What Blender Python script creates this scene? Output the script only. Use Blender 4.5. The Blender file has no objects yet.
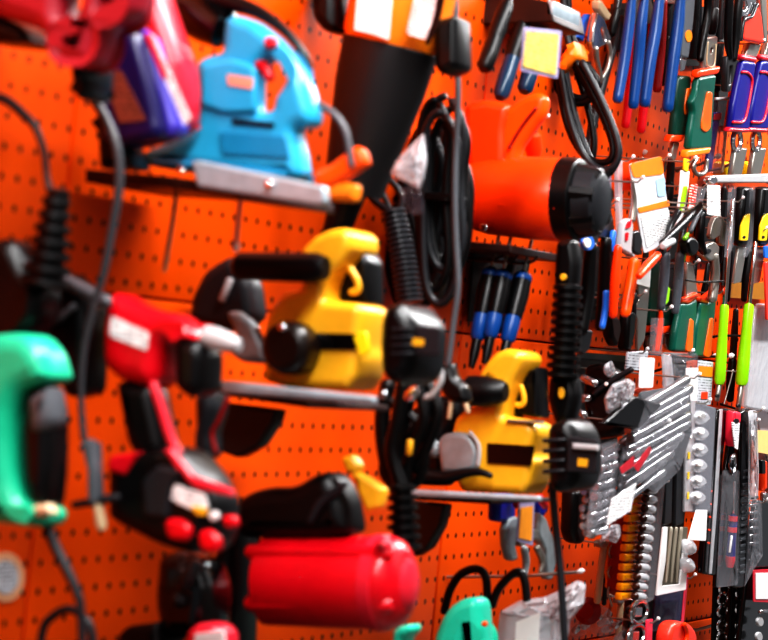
import bpy, bmesh, math, random
from mathutils import Vector, Matrix
random.seed(7)
sc = bpy.context.scene
COL = sc.collection
V = Vector

# ------------------------------------------------------------------ camera
FPX = 2760.0
TH = math.atan(1222.0 / FPX)          # angle between the view axis and the wall
ROLL = 0.098
PITCH = 0.0075
CAM = V((1.61, 0.0, 1.5))
_R = V((math.cos(TH), math.sin(TH), 0))
_F0 = V((-math.sin(TH), math.cos(TH), 0))
_F = (_F0 * math.cos(PITCH) + V((0, 0, 1)) * math.sin(PITCH)).normalized()
_U = _R.cross(_F)
_c, _s = math.cos(ROLL), math.sin(ROLL)
AX = _R * _c + _U * _s
AY = _U * _c - _R * _s

def ray(px, py):
    return _F * FPX + AX * (px - 384.0) - AY * (py - 320.0)

class FY:
    """upright plane across the aisle (tools that stick out from the wall)"""
    k = 'y'
    def __init__(s, y): s.v = y
    def p(s, px, py):
        d = ray(px, py); return CAM + d * ((s.v - CAM.y) / d.y)
    def sh(s, o): return FY(s.v + o)
    def n(s): return V((0, 1, 0))
    def to2(s, q): return (q.x, q.z)
    def to3(s, a, b, c): return V((a, s.v + c, b))

class FX:
    """upright plane along the wall (cards and tools hanging flat on hooks)"""
    k = 'x'
    def __init__(s, x): s.v = x
    def p(s, px, py):
        d = ray(px, py); return CAM + d * ((s.v - CAM.x) / d.x)
    def sh(s, o): return FX(s.v - o)
    def n(s): return V((-1, 0, 0))
    def to2(s, q): return (q.y, q.z)
    def to3(s, a, b, c): return V((s.v - c, a, b))

def mpp(q):
    return (q - CAM).dot(_F) / FPX

def pix(q):
    d = q - CAM; z = d.dot(_F); return (384 + FPX * d.dot(AX) / z, 320 - FPX * d.dot(AY) / z)

def wall(px, py): return FX(0.0).p(px, py)

# ------------------------------------------------------------------ geometry bags
class G:
    def __init__(s, v=None, f=None): s.v = v or []; s.f = f or []
    def __add__(s, o):
        n = len(s.v)
        return G(s.v + o.v, s.f + [tuple(i + n for i in f) for f in o.f])

def rp(pts, r):
    """round the corners of a closed outline"""
    if r <= 0: return pts
    out = []; n = len(pts)
    for i in range(n):
        a, b, c = V(pts[i - 1]).to_2d(), V(pts[i]).to_2d(), V(pts[(i + 1) % n]).to_2d()
        la, lc = (a - b).length, (c - b).length
        if la < 1e-6 or lc < 1e-6: continue
        d = min(r, la * .45, lc * .45)
        p0 = b + (a - b) / la * d; p2 = b + (c - b) / lc * d
        for t in (0, .33, .67, 1):
            q = p0 * (1 - t) ** 2 + b * 2 * t * (1 - t) + p2 * t * t
            out.append((q.x, q.y))
    return out

def crv(pts, n=6, closed=False):
    """Catmull-Rom through points of any dimension"""
    P = [tuple(p) for p in pts]; m = len(P); out = []
    if m < 3 and not closed: return P
    rng = range(m if closed else m - 1)
    for i in rng:
        if closed: p0, p1, p2, p3 = P[i - 1], P[i], P[(i + 1) % m], P[(i + 2) % m]
        else: p0, p1, p2, p3 = P[max(i - 1, 0)], P[i], P[i + 1], P[min(i + 2, m - 1)]
        for k in range(n):
            t = k / n
            out.append(tuple(.5 * (2 * b + (c - a) * t + (2 * a - 5 * b + 4 * c - d) * t * t + (3 * b - a - 3 * c + d) * t ** 3)
                             for a, b, c, d in zip(p0, p1, p2, p3)))
    if not closed: out.append(P[-1])
    return out

def ex(fr, pts, t, bev=.004, holes=(), r=2.5, off=0.0, res=2, sm=False, full=False):
    """outline (photo pixels on plane fr) made solid: thickness t metres going away from the viewer, rounded rim"""
    fr = fr.sh(off)
    if not full and t >= (.024 if fr.k == 'y' else .02):      # the receding far side shows too: keep the whole width as photographed
        xs = [a[0] for a in pts]; x0, x1 = min(xs), max(xs); my = sum(a[1] for a in pts) / len(pts)
        q0 = fr.p((x0 + x1) / 2, my); d = (pix(q0 + fr.n() * t)[0] - pix(q0)[0]) * (.8 if fr.k == 'y' else .5)
        k = max(1 - abs(d) / (x1 - x0), .5)
        if d < 0: x0 = x1
        pts = [(x0 + (a[0] - x0) * k, a[1]) for a in pts]; holes = [[(x0 + (a[0] - x0) * k, a[1]) for a in h] for h in holes]
    cu = bpy.data.curves.new('tmp', 'CURVE'); cu.dimensions = '2D'; cu.fill_mode = 'BOTH'
    bev = min(bev, t * .49)
    for loop in [pts] + list(holes):
        q = crv(loop, 5, True) if sm else rp(loop, r)
        q = [fr.to2(fr.p(*a)) for a in q]
        s = cu.splines.new('POLY'); s.points.add(len(q) - 1)
        for k, a in enumerate(q): s.points[k].co = (a[0], a[1], 0, 1)
        s.use_cyclic_u = True
    cu.extrude = max(t / 2 - bev, 0); cu.bevel_depth = bev; cu.bevel_resolution = res; cu.offset = -bev
    ob = bpy.data.objects.new('tmp', cu)
    me = bpy.data.meshes.new_from_object(ob)
    g = G([fr.to3(v.co.x, v.co.y, v.co.z + t / 2) for v in me.vertices], [tuple(p.vertices) for p in me.polygons])
    bpy.data.objects.remove(ob); bpy.data.curves.remove(cu); bpy.data.meshes.remove(me)
    return g

def tube3(P, R, seg=10):
    """swept round bar through 3-D points with a radius per point (metres)"""
    P = [V(p) for p in P]; n = len(P)
    if not hasattr(R, '__len__'): R = [R] * n
    vs, fs = [], []
    t = (P[1] - P[0]).normalized()
    a = t.orthogonal().normalized()
    for i in range(n):
        t2 = (P[min(i + 1, n - 1)] - P[max(i - 1, 0)])
        if t2.length > 1e-9:
            t2.normalize(); q = t.rotation_difference(t2); a = q @ a; t = t2
        b = t.cross(a)
        for k in range(seg):
            w = 2 * math.pi * k / seg
            vs.append(P[i] + (a * math.cos(w) + b * math.sin(w)) * R[i])
    for i in range(n - 1):
        for k in range(seg):
            j = (k + 1) % seg
            fs.append((i * seg + k, i * seg + j, (i + 1) * seg + j, (i + 1) * seg + k))
    fs.append(tuple(range(seg - 1, -1, -1))); fs.append(tuple(range((n - 1) * seg, n * seg)))
    return G(vs, fs)

def tb(fr, pts, r, off=0.0, seg=10, n=6, sm=True):
    """bar along photo points on plane fr (optional third value: extra depth in metres); r in pixels, one or per point"""
    q = []
    for i, p in enumerate(pts):
        rr = r[i] if hasattr(r, '__len__') else r
        f = fr.sh(off + (p[2] if len(p) > 2 else 0))
        w = f.p(p[0], p[1]); q.append((w.x, w.y, w.z, rr * mpp(w)))
    q = crv(q, n) if sm and len(q) > 2 else q
    rad = [a[3] for a in q]; P = [V(a[:3]) for a in q]
    d0 = (P[0] - P[1]).normalized(); d1 = (P[-1] - P[-2]).normalized()
    P = [P[0] + d0 * rad[0] * .5] + P + [P[-1] + d1 * rad[-1] * .5]
    rad = [rad[0] * .6] + rad + [rad[-1] * .6]
    return tube3(P, rad, seg)

def ribs(fr, pts, r0, r1, n, off=0.0, deep=.78, seg=14):
    """ribbed rubber boot along photo points"""
    q = [fr.sh(off).p(*p[:2]) for p in pts]; c = [V(a) for a in crv(q, 10)] if len(q) > 2 else q
    L = [0]
    for a, b in zip(c, c[1:]): L.append(L[-1] + (b - a).length)
    def at(s):
        for i in range(len(c) - 1):
            if s <= L[i + 1]:
                return c[i].lerp(c[i + 1], (s - L[i]) / max(L[i + 1] - L[i], 1e-9))
        return c[-1]
    P, R = [], []
    for i in range(n):
        for u, k in ((0.02, deep), (.2, 1), (.62, 1), (.8, deep)):
            f = (i + u) / n
            w = at(f * L[-1]); P.append(w); R.append((r0 + (r1 - r0) * f) * k * mpp(w))
    return tube3(P, R, seg)

def lt(fr, A, B, prof, off=0.0, seg=28):
    """turned shape: axis from photo point A to B, prof = [(fraction, radius px)]"""
    a = fr.sh(off).p(*A); b = fr.sh(off).p(*B); m = mpp(a)
    return tube3([a.lerp(b, t) + (b - a) * 1e-6 * i for i, (t, _) in enumerate(prof)], [max(r, .01) * m for _, r in prof], seg)

def disc(fr, c, r, t, off=0.0, bev=.002, seg=28, ry=None):
    ry = ry or r
    return ex(fr, [(c[0] + r * math.cos(2 * math.pi * k / seg), c[1] + ry * math.sin(2 * math.pi * k / seg)) for k in range(seg)], t, bev, r=0, off=off)

def lathe3(a, b, prof, seg=28):
    a, b = V(a), V(b)
    return tube3([a.lerp(b, t) + (b - a) * 1e-6 * i for i, (t, _) in enumerate(prof)], [max(r, 1e-5) for _, r in prof], seg)

def box3(lo, hi, bev=0.0):
    bm = bmesh.new(); bmesh.ops.create_cube(bm, size=1)
    lo, hi = V(lo), V(hi); c = (lo + hi) / 2; d = hi - lo
    for v in bm.verts: v.co = V((c.x + v.co.x * d.x, c.y + v.co.y * d.y, c.z + v.co.z * d.z))
    if bev: bmesh.ops.bevel(bm, geom=bm.edges[:], offset=bev, segments=2, profile=.5, affect='EDGES')
    bm.verts.index_update()
    g = G([v.co.copy() for v in bm.verts], [tuple(v.index for v in f.verts) for f in bm.faces]); bm.free()
    return g

def quad3(p, t=.0008):
    """thin plate through four 3-D corners"""
    p = [V(a) for a in p]; n = (p[1] - p[0]).cross(p[3] - p[0]).normalized() * t
    return G(p + [a + n for a in p], [(0, 1, 2, 3), (7, 6, 5, 4), (0, 4, 5, 1), (1, 5, 6, 2), (2, 6, 7, 3), (3, 7, 4, 0)])

def crumple(fr, pts, t, amp=.004, off=0.0, n=9, seed=1):
    """creased plastic film: the outline filled with a bumpy pillow"""
    rnd = random.Random(seed)
    q = rp(pts, 3); m = len(q)
    cx = sum(a[0] for a in q) / m; cy = sum(a[1] for a in q) / m
    vs, fs = [], []
    for side in (0, 1):
        base = len(vs)
        for k in range(n + 1):
            f = 1 - k / (n + .5)
            for a in q:
                h = t * .5 * (1 - f * f) ** .5 + (rnd.uniform(-amp, amp) if 0 < k else 0)
                w = fr.sh(off + t * .5 + (h if side else -h))
                vs.append(w.p(cx + (a[0] - cx) * f, cy + (a[1] - cy) * f))
        for k in range(n):
            for i in range(m):
                j = (i + 1) % m
                fs.append((base + k * m + i, base + k * m + j, base + (k + 1) * m + j, base + (k + 1) * m + i))
        fs.append(tuple(base + n * m + i for i in range(m)))
    return G(vs, fs)

# ------------------------------------------------------------------ materials
def lin(h):
    h = h.lstrip('#'); r = []
    for i in (0, 2, 4):
        c = int(h[i:i + 2], 16) / 255
        r.append(c / 12.92 if c <= .04045 else ((c + .055) / 1.055) ** 2.4)
    return (r[0], r[1], r[2], 1)

_M = {}
def mat(name, hexc, rough=.4, metal=0.0, spec=.5, var=.12, scale=60, bump=0.0, coat=0.0):
    if name in _M: return _M[name]
    m = bpy.data.materials.new(name); m.use_nodes = True; nt = m.node_tree; N = nt.nodes; b = N['Principled BSDF']
    tc = N.new('ShaderNodeTexCoord'); no = N.new('ShaderNodeTexNoise'); no.inputs['Scale'].default_value = scale; no.inputs['Detail'].default_value = 4
    nt.links.new(tc.outputs['Object'], no.inputs['Vector'])
    mx = N.new('ShaderNodeMix'); mx.data_type = 'RGBA'; c = lin(hexc)
    mx.inputs['A'].default_value = tuple(x * (1 - var) for x in c[:3]) + (1,)
    mx.inputs['B'].default_value = tuple(min(1, x * (1 + var)) for x in c[:3]) + (1,)
    nt.links.new(no.outputs['Fac'], mx.inputs['Factor']); nt.links.new(mx.outputs['Result'], b.inputs['Base Color'])
    b.inputs['Roughness'].default_value = rough; b.inputs['Metallic'].default_value = metal
    b.inputs['Specular IOR Level'].default_value = spec; b.inputs['Coat Weight'].default_value = coat
    if bump:
        bp = N.new('ShaderNodeBump'); bp.inputs['Strength'].default_value = bump; bp.inputs['Distance'].default_value = .002
        nt.links.new(no.outputs['Fac'], bp.inputs['Height']); nt.links.new(bp.outputs['Normal'], b.inputs['Normal'])
    _M[name] = m; return m

def printed(name, paper, ink, pitch=.0045, thr=.5):
    """card with rows of small print too fine to read"""
    if name in _M: return _M[name]
    m = mat(name, paper, .5); nt = m.node_tree; N = nt.nodes; b = N['Principled BSDF']
    src = b.inputs['Base Color'].links[0].from_socket
    tc = N.new('ShaderNodeTexCoord'); sp = N.new('ShaderNodeSeparateXYZ'); nt.links.new(tc.outputs['Object'], sp.inputs[0])
    w = N.new('ShaderNodeMath'); w.operation = 'MULTIPLY'; w.inputs[1].default_value = 1 / pitch; nt.links.new(sp.outputs['Z'], w.inputs[0])
    fr = N.new('ShaderNodeMath'); fr.operation = 'FRACT'; nt.links.new(w.outputs[0], fr.inputs[0])
    lt_ = N.new('ShaderNodeMath'); lt_.operation = 'LESS_THAN'; lt_.inputs[1].default_value = .4; nt.links.new(fr.outputs[0], lt_.inputs[0])
    no = N.new('ShaderNodeTexNoise'); no.inputs['Scale'].default_value = 1 / pitch * .6; nt.links.new(tc.outputs['Object'], no.inputs['Vector'])
    gt = N.new('ShaderNodeMath'); gt.operation = 'GREATER_THAN'; gt.inputs[1].default_value = thr; nt.links.new(no.outputs['Fac'], gt.inputs[0])
    mu = N.new('ShaderNodeMath'); mu.operation = 'MULTIPLY'; nt.links.new(lt_.outputs[0], mu.inputs[0]); nt.links.new(gt.outputs[0], mu.inputs[1])
    mx = N.new('ShaderNodeMix'); mx.data_type = 'RGBA'; nt.links.new(mu.outputs[0], mx.inputs['Factor'])
    nt.links.new(src, mx.inputs['A']); mx.inputs['B'].default_value = lin(ink)
    nt.links.new(mx.outputs['Result'], b.inputs['Base Color'])
    return m

def film(name, hexc, opac=.35, rough=.12):
    """clear plastic packaging"""
    if name in _M: return _M[name]
    m = mat(name, hexc, rough, bump=.9, scale=45, spec=.8); nt = m.node_tree; N = nt.nodes
    b = N['Principled BSDF']; tr = N.new('ShaderNodeBsdfTransparent'); ms = N.new('ShaderNodeMixShader'); ms.inputs[0].default_value = opac
    nt.links.new(tr.outputs[0], ms.inputs[1]); nt.links.new(b.outputs[0], ms.inputs[2])
    nt.links.new(ms.outputs[0], N['Material Output'].inputs['Surface'])
    return m

PITCHM = .033
def pegmat(name, hexc, y0, z0):
    m = mat(name, hexc, .42, var=.22, scale=2.2, bump=0, spec=.22); nt = m.node_tree; N = nt.nodes; b = N['Principled BSDF']
    src = b.inputs['Base Color'].links[0].from_socket
    ge = N.new('ShaderNodeNewGeometry'); sp = N.new('ShaderNodeSeparateXYZ'); nt.links.new(ge.outputs['Position'], sp.inputs[0])
    def cell(ax, o):
        s = N.new('ShaderNodeMath'); s.operation = 'SUBTRACT'; s.inputs[1].default_value = o - PITCHM * .5; nt.links.new(sp.outputs[ax], s.inputs[0])
        d = N.new('ShaderNodeMath'); d.operation = 'DIVIDE'; d.inputs[1].default_value = PITCHM; nt.links.new(s.outputs[0], d.inputs[0])
        f = N.new('ShaderNodeMath'); f.operation = 'FRACT'; nt.links.new(d.outputs[0], f.inputs[0])
        c = N.new('ShaderNodeMath'); c.operation = 'SUBTRACT'; c.inputs[1].default_value = .5; nt.links.new(f.outputs[0], c.inputs[0])
        p = N.new('ShaderNodeMath'); p.operation = 'POWER'; p.inputs[1].default_value = 2; nt.links.new(c.outputs[0], p.inputs[0])
        return p
    a, c = cell('Y', y0), cell('Z', z0)
    ad = N.new('ShaderNodeMath'); ad.operation = 'ADD'; nt.links.new(a.outputs[0], ad.inputs[0]); nt.links.new(c.outputs[0], ad.inputs[1])
    l = N.new('ShaderNodeMath'); l.operation = 'LESS_THAN'; l.inputs[1].default_value = .125 ** 2; nt.links.new(ad.outputs[0], l.inputs[0])
    mx = N.new('ShaderNodeMix'); mx.data_type = 'RGBA'; nt.links.new(l.outputs[0], mx.inputs['Factor'])
    nt.links.new(src, mx.inputs['A']); mx.inputs['B'].default_value = (.012, .002, .001, 1)
    nt.links.new(mx.outputs['Result'], b.inputs['Base Color'])
    bp = N.new('ShaderNodeBump'); bp.inputs['Strength'].default_value = .6; bp.inputs['Distance'].default_value = .002; bp.invert = True
    nt.links.new(l.outputs[0], bp.inputs['Height']); nt.links.new(bp.outputs['Normal'], b.inputs['Normal'])
    return m

BLK = mat('black_plastic', '#08080a', .34, spec=.4)
RUB = mat('black_rubber', '#060608', .4, bump=.1, spec=.4)
GLOSS = mat('glossy_black', '#060608', .18, coat=.4)
DGR = mat('dark_grey', '#24262a', .4, spec=.4)
GRY = mat('grey_plastic', '#55585d', .42)
COR = mat('cord_grey', '#3c3e42', .4)
ALY = mat('cast_alloy', '#9aa4a8', .34, .2, bump=.4, var=.3)
SBK = mat('satin_black', '#121215', .5, spec=.6)
LGR = mat('light_grey', '#b4b4b6', .4)
WHT = mat('white_card', '#f2f0f0', .5, var=.04)
PRW = printed('printed_white', '#f4f2f2', '#8d8d92')
PRY = printed('printed_yellow', '#dcbc62', '#8a7a30', .006)
PRB = printed('printed_brown', '#8a4a38', '#5a2c22', .006)
PRR = printed('printed_red', '#e8301a', '#ffe8e0', .005, .45)
PRG = printed('printed_grey', '#c9ccd2', '#6a6c74', .005)
PRO = printed('printed_orange_white', '#fbf3ea', '#d9783a', .007, .56)
SIL = mat('bright_steel', '#c4c4c8', .16, .9, bump=.05)
STL = mat('steel', '#a9a59e', .28, .75, bump=.05)
DST = mat('dark_steel', '#3a3a3c', .32, .6)
CHR = mat('chrome', '#f0f0f2', .08, 1.0)
CRM = mat('cream_plastic', '#cfb694', .4)
BEI = mat('beige_steel', '#b4ac9c', .35, .3)
YEL = mat('yellow_plastic', '#f2b42c', .33)
YEL2 = mat('pale_yellow', '#f7d21c', .35)
RED = mat('red_plastic', '#d20a20', .3)
RED2 = mat('pinkish_red_plastic', '#d8283c', .32)
PRD = mat('dusty_red_plastic', '#a02636', .38)
DRED = mat('dark_red', '#8c0c10', .4)
BLU = mat('cyan_blue_plastic', '#2fa3cb', .32)
BLU2 = mat('darker_cyan', '#1c85ae', .35)
NAV = mat('navy_plastic', '#1a1450', .3)
PUR = mat('violet_plastic', '#4a3fae', .3)
MINT = mat('mint_plastic', '#22bd93', .33)
MINT2 = mat('aqua_mint_plastic', '#2cd6b4', .33)
ORG = mat('orange_plastic', '#ff5a08', .3)
ORG2 = mat('red_orange_plastic', '#ff4608', .3)
ORL = mat('light_orange_plastic', '#ff8a1e', .35)
HBL = mat('handle_blue', '#0a427e', .3)
HBL2 = mat('handle_sky_blue', '#2a74d8', .3)
HBR = mat('handle_royal', '#14167c', .35)
GRN = mat('handle_green', '#08594a', .35)
DGN = mat('handle_dark_green', '#063c30', .4)
LIM = mat('lime_plastic', '#9ce812', .3)
AMB = mat('amber_plastic', '#ffa00c', .25, coat=.3)
INL = mat('orange_inlay', '#f26a14', .35)
SOC = mat('socket_steel', '#dedee2', .18, .5)
PNK = mat('pink_card', '#f03c5a', .4)
FLM = film('clear_film', '#c8c8d0', .13, .08)
FLM2 = film('milky_film', '#dedfe4', .58, .12)
FLD = film('smoky_film', '#50505a', .3, .08)
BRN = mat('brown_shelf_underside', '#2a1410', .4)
MSH = mat('shelf_metal', '#a6b4bc', .32, .3, var=.3)
LAV = mat('lavender_sleeve', '#9a94b8', .3)

# ------------------------------------------------------------------ things
def link_mesh(name, g, m, loc, parent=None, ang=38):
    bm = bmesh.new()
    vs = [bm.verts.new(v - loc) for v in g.v]
    for f in g.f:
        if len(set(f)) < 3: continue
        try: bm.faces.new([vs[i] for i in f])
        except ValueError: pass
    bmesh.ops.recalc_face_normals(bm, faces=bm.faces[:])
    th = math.radians(ang)
    for f in bm.faces: f.smooth = True
    for e in bm.edges:
        if len(e.link_faces) == 2 and e.calc_face_angle(0) > th: e.smooth = False
    me = bpy.data.meshes.new(name); bm.to_mesh(me); bm.free()
    me.materials.append(m)
    o = bpy.data.objects.new(name, me); COL.objects.link(o)
    if parent: o.parent = parent
    else: o.location = loc
    return o

class T:
    """one thing: parts are collected in world space and hung under an Empty at its base"""
    def __init__(s, name, label, cat, group=None):
        s.name, s.label, s.cat, s.group, s.parts = name, label, cat, group, []
    def add(s, part, g, m, label=None, under=None):
        s.parts.append((part, g, m, label, under)); return len(s.parts) - 1
    def done(s):
        allv = [v for p in s.parts for v in p[1].v]
        lo = V([min(v[i] for v in allv) for i in range(3)]); hi = V([max(v[i] for v in allv) for i in range(3)])
        loc = V(((lo.x + hi.x) / 2, (lo.y + hi.y) / 2, lo.z))
        if len(s.parts) == 1:
            o = link_mesh(s.name, s.parts[0][1], s.parts[0][2], loc)
        else:
            o = bpy.data.objects.new(s.name, None); o.empty_display_size = .03; COL.objects.link(o); o.location = loc
            obs = []
            for part, g, m, label, under in s.parts:
                c = link_mesh(part, g, m, loc, o if under is None else obs[under])
                if label: c['label'] = label
                obs.append(c)
        o['label'] = s.label; o['category'] = s.cat
        if s.group: o['group'] = s.group
        s.o = o
        return o

def one(name, label, cat, g, m, group=None):
    t = T(name, label, cat, group); t.add(name, g, m); return t.done()

def struct(name, g, m):
    allv = g.v; loc = V((0, 0, 0))
    o = link_mesh(name, g, m, loc); o['kind'] = 'structure'; return o

def dup(root, loc, label=None, group=None):
    r = root.copy(); COL.objects.link(r); r.location = loc
    if label: r['label'] = label
    if group: r['group'] = group
    for ch in list(root.children):
        c = ch.copy(); COL.objects.link(c); c.parent = r
        for g in list(ch.children):
            d = g.copy(); COL.objects.link(d); d.parent = c
    return r
FILL, WORLD, LX, LR = 6.0, .2, .9, -10
LAMPS = ((.5, 46), (2.1, 60), (3.7, 48), (5.6, 60), (7.2, 30))
# ================================================================== the setting
PEG = pegmat('orange_pegboard', '#ff5a02', 4.686, 1.902)
BACK = mat('wall_behind', '#2a0a04', .7)
struct('wall_back', box3((-.12, -1.2, 0), (-.03, 9.0, 3.0)), mat('plaster_dark', '#4a2418', .8))
struct('floor', box3((-.12, -1.2, -.05), (3.3, 9.0, 0)), mat('floor_tile', '#55524e', .35, var=.06, scale=8))
struct('ceiling', box3((-.12, -1.2, 3.0), (3.3, 9.0, 3.05)), mat('ceiling_paint', '#a8a6a2', .8))
struct('wall_right', box3((3.2, -1.2, 0), (3.3, 9.0, 3.0)), mat('aisle_wall', '#5c5650', .7))
ys = [1.499 + 1.2185 * k for k in range(-2, 6)]
zs = [-.026 + .5165 * k + .0 for k in range(0, 7)]
zs = [1.5235 + .5175 * k for k in range(-2, 3)]
n = 0
for i in range(len(ys) - 1):
    for j in range(len(zs) - 1):
        n += 1
        struct('trim_%d' % n, box3((-.028, ys[i] + .0035, zs[j] + .0016), (0, ys[i + 1] - .0035, zs[j + 1] - .0016), .0025), PEG)
# slotted uprights behind the seams
for k, y in enumerate(ys):
    n += 1
    struct('trim_%d' % n, box3((-.03, y - .012, .4), (-.02, y + .012, 2.6)), DST)

# lamps over the aisle, plus two added fill panels
def area(name, loc, sx, sy, e, rot=(0, 0, 0), col=(1, 1, 1)):
    l = bpy.data.lights.new(name, 'AREA'); l.shape = 'RECTANGLE'; l.size = sx; l.size_y = sy; l.energy = e; l.color = col
    o = bpy.data.objects.new(name, l); COL.objects.link(o); o.location = loc; o.rotation_euler = rot; return o
for y, LAMP in LAMPS:
    area('lamp_or_fill', (LX, y, 2.93), .16, 1.4, LAMP, (0, math.radians(LR), 0))
area('lamp_or_fill', (2.3, 1.2, 2.6), 1.2, 1.6, FILL, (0, math.radians(50), 0))  # this and the next: unseen fill panels added from the aisle side
area('lamp_or_fill', (2.3, 4.4, 2.6), 1.2, 1.6, FILL, (0, math.radians(50), 0))
w = bpy.data.worlds.new('shop'); sc.world = w; w.use_nodes = True
w.node_tree.nodes['Background'].inputs[0].default_value = (.9, .93, 1, 1)
w.node_tree.nodes['Background'].inputs[1].default_value = WORLD

# ------------------------------------------------------------------ shelf maker
def shelf(label, Yn, pts_plate, pts_lip, depth, m1=BRN, m2=MSH, extra=None):
    t = T('tool_shelf', label, 'shelf', None)
    f = FY(Yn)
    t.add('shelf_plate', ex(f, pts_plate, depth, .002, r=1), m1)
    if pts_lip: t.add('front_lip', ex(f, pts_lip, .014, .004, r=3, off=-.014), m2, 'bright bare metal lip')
    for a in (extra or []):
        t.add('screw', disc(f, a, 4, .006, off=-.02, bev=.002), CHR)
    return t.done()

# ================================================================== left foreground
# --- red power tool in the top left corner
f = FY(2.44)
t = T('power_tool', 'blurred pinkish-red power tool with open grip in the top left corner', 'power tool')
t.add('body', ex(f, [(-30, -40), (165, -40), (148, 8), (140, 16), (118, 24), (110, 45), (103, 63), (84, 66), (63, 61), (55, 40), (40, 27), (-30, 8)], .055, .018,
                 holes=[[(70, -14), (92, -14), (86, 17), (70, 19)], [(72, 34), (99, 35), (95, 50), (74, 49)], [(116, -16), (132, -16), (130, 8), (115, 12)]], r=8), PRD)
t.add('underside', ex(f, [(-30, 5), (40, 24), (58, 40), (30, 42), (-30, 38)], .08, .01, off=.02, r=6), BLK)
t.add('battery_foot', ex(f, [(66, 60), (104, 60), (102, 82), (84, 100), (72, 84)], .07, .012, off=.03, r=5), BLK)
t.done()

# --- navy and red case leaning over the jigsaw
f = FY(2.62)
t = T('battery_charger', 'tilted navy and violet case with red back half beside the blue jigsaw', 'charger')
nb = t.add('navy_case', ex(f, [(97, 70), (112, 36), (128, 25), (141, 26), (150, 38), (178, 128), (172, 138), (126, 146), (100, 140)], .052, .010, r=6), NAV)
t.add('violet_edge', ex(f.sh(.018), [(118, 30), (138, 24), (153, 36), (189, 126), (183, 136), (172, 138), (146, 40)], .034, .008, r=4), PUR)
t.add('brown_sticker', ex(f, [(101, 72), (121, 70), (146, 120), (119, 123)], .001, 0, off=-.0012, r=2), PRB, under=nb)
t.add('red_case', ex(f, [(128, -30), (152, -30), (168, 5), (196, 62), (200, 90), (198, 118), (184, 133), (170, 100), (148, 20)], .06, .012, off=.058, r=6), RED2)
a1, a2 = f.sh(.021), f.sh(.047)
def onface(px, py, y): return FY(y).p(px, py)
t.add('white_sticker', ex(f, [(146, 36), (153, 34), (191, 118), (184, 126)], .0012, 0, off=.0165, r=1), PRW, 'white sticker along the violet edge')
t.add('gap_block', ex(f, [(94, 112), (112, 128), (140, 146), (150, 168), (98, 168)], .05, .01, off=.02, r=4), BLK)  # black block added to fill the dark gap under the case
t.add('pink_sticker', ex(f, [(144, 34), (149, 33), (167, 76), (163, 80)], .0012, 0, off=.0155, r=1), RED2)
t.done()

# --- cord and ribbed boot at the left edge
f = FY(2.50)
t = T('hanging_cable', 'black cord with fat ribbed boot at the left edge of the pegboard', 'cord')
t.add('cable', tb(f, [(-12, 94), (6, 100), (20, 111), (35, 127), (44, 152), (47, 178), (52, 200)], [5, 5, 5, 4.2, 3.6, 3.4, 4]), DGR)
t.add('boot', ribs(f, [(57, 196), (52, 235), (44, 290)], 14, 27, 7, deep=.7), RUB)
t.add('boot_collar', lt(f, (60, 188), (55, 214), [(0, 6), (.1, 11), (.9, 12), (1, 8)]), BLK)
t.add('plug_body', ex(f, [(-20, 242), (18, 236), (40, 268), (62, 290), (58, 318), (30, 345), (-20, 350)], .06, .014, r=10), BLK)
t.done()

# --- red cordless drill
f = FY(2.60)
t = T('cordless_drill', 'red and black cordless drill with big slide battery under its grip', 'drill')
b = t.add('motor_body', ex(f, [(103, 300), (112, 290), (134, 302), (158, 310), (187, 313), (207, 327), (214, 341), (182, 339), (173, 346), (170, 376), (160, 388), (118, 380), (98, 364), (98, 330)], .07, .02, r=8, res=4), RED)
t.add('name_sticker', ex(f, [(111, 315), (149, 333), (147, 351), (109, 336)], .0012, 0, off=-.0013, r=4), PRW, under=b)
t.add('screw', disc(f, (97, 303), 5, .006, off=-.006), CHR)
t.add('rear_housing', ex(f, [(52, 276), (68, 270), (104, 292), (108, 330), (103, 392), (78, 398), (60, 372), (28, 340), (34, 322), (60, 312)], .06, .012, off=.004, r=6), BLK)
t.add('top_bar', tb(f, [(54, 276), (80, 288), (108, 303)], 7, off=-.004), GRY, 'grey bar across the back')
t.add('side_strut', tb(f, [(36, 330), (55, 322), (74, 306)], 4, off=-.004), GRY)
t.add('gearbox', ex(f, [(172, 344), (184, 338), (212, 341), (222, 354), (219, 390), (196, 398), (172, 386)], .06, .012, off=.006, r=6), BLK)
t.add('chuck', lt(f, (205, 336), (240, 346), [(0, 11), (.3, 12), (.7, 10), (1, 6)], off=.03), LGR, 'whitish chuck')
g = t.add('grip', ex(f, [(112, 380), (162, 384), (174, 424), (182, 452), (150, 466), (128, 444)], .048, .014, off=.008, r=8), RUB)
t.add('red_stripe', tb(f, [(153, 384), (162, 410), (170, 436), (178, 454), (192, 478)], 5.5, off=.002), RED2, 'red stripe down the grip', under=g)
bt = t.add('battery', ex(f, [(105, 464), (118, 454), (150, 451), (168, 446), (196, 450), (226, 480), (238, 502), (236, 532), (226, 549), (213, 555), (168, 544), (122, 526), (105, 518)], .085, .014, off=-.012, r=8), BLK)
t.add('battery_top', ex(f, [(106, 470), (110, 456), (160, 451), (150, 462), (136, 476)], .06, .004, off=-.016, r=3), RED, under=bt)
t.add('grey_cheek', ex(f, [(140, 482), (156, 464), (190, 470), (172, 486), (168, 520), (142, 518)], .02, .006, off=-.018, r=5), DGR, under=bt)
t.add('red_band', ex(f, [(162, 450), (170, 448), (192, 476), (232, 490), (232, 497), (194, 488), (176, 470)], .01, .003, off=-.018, r=2), RED2, under=bt)
t.add('sticker', ex(f, [(174, 484), (204, 494), (208, 508), (200, 514), (170, 500)], .004, .001, off=-.016, r=3), PRW, under=bt)
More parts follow.
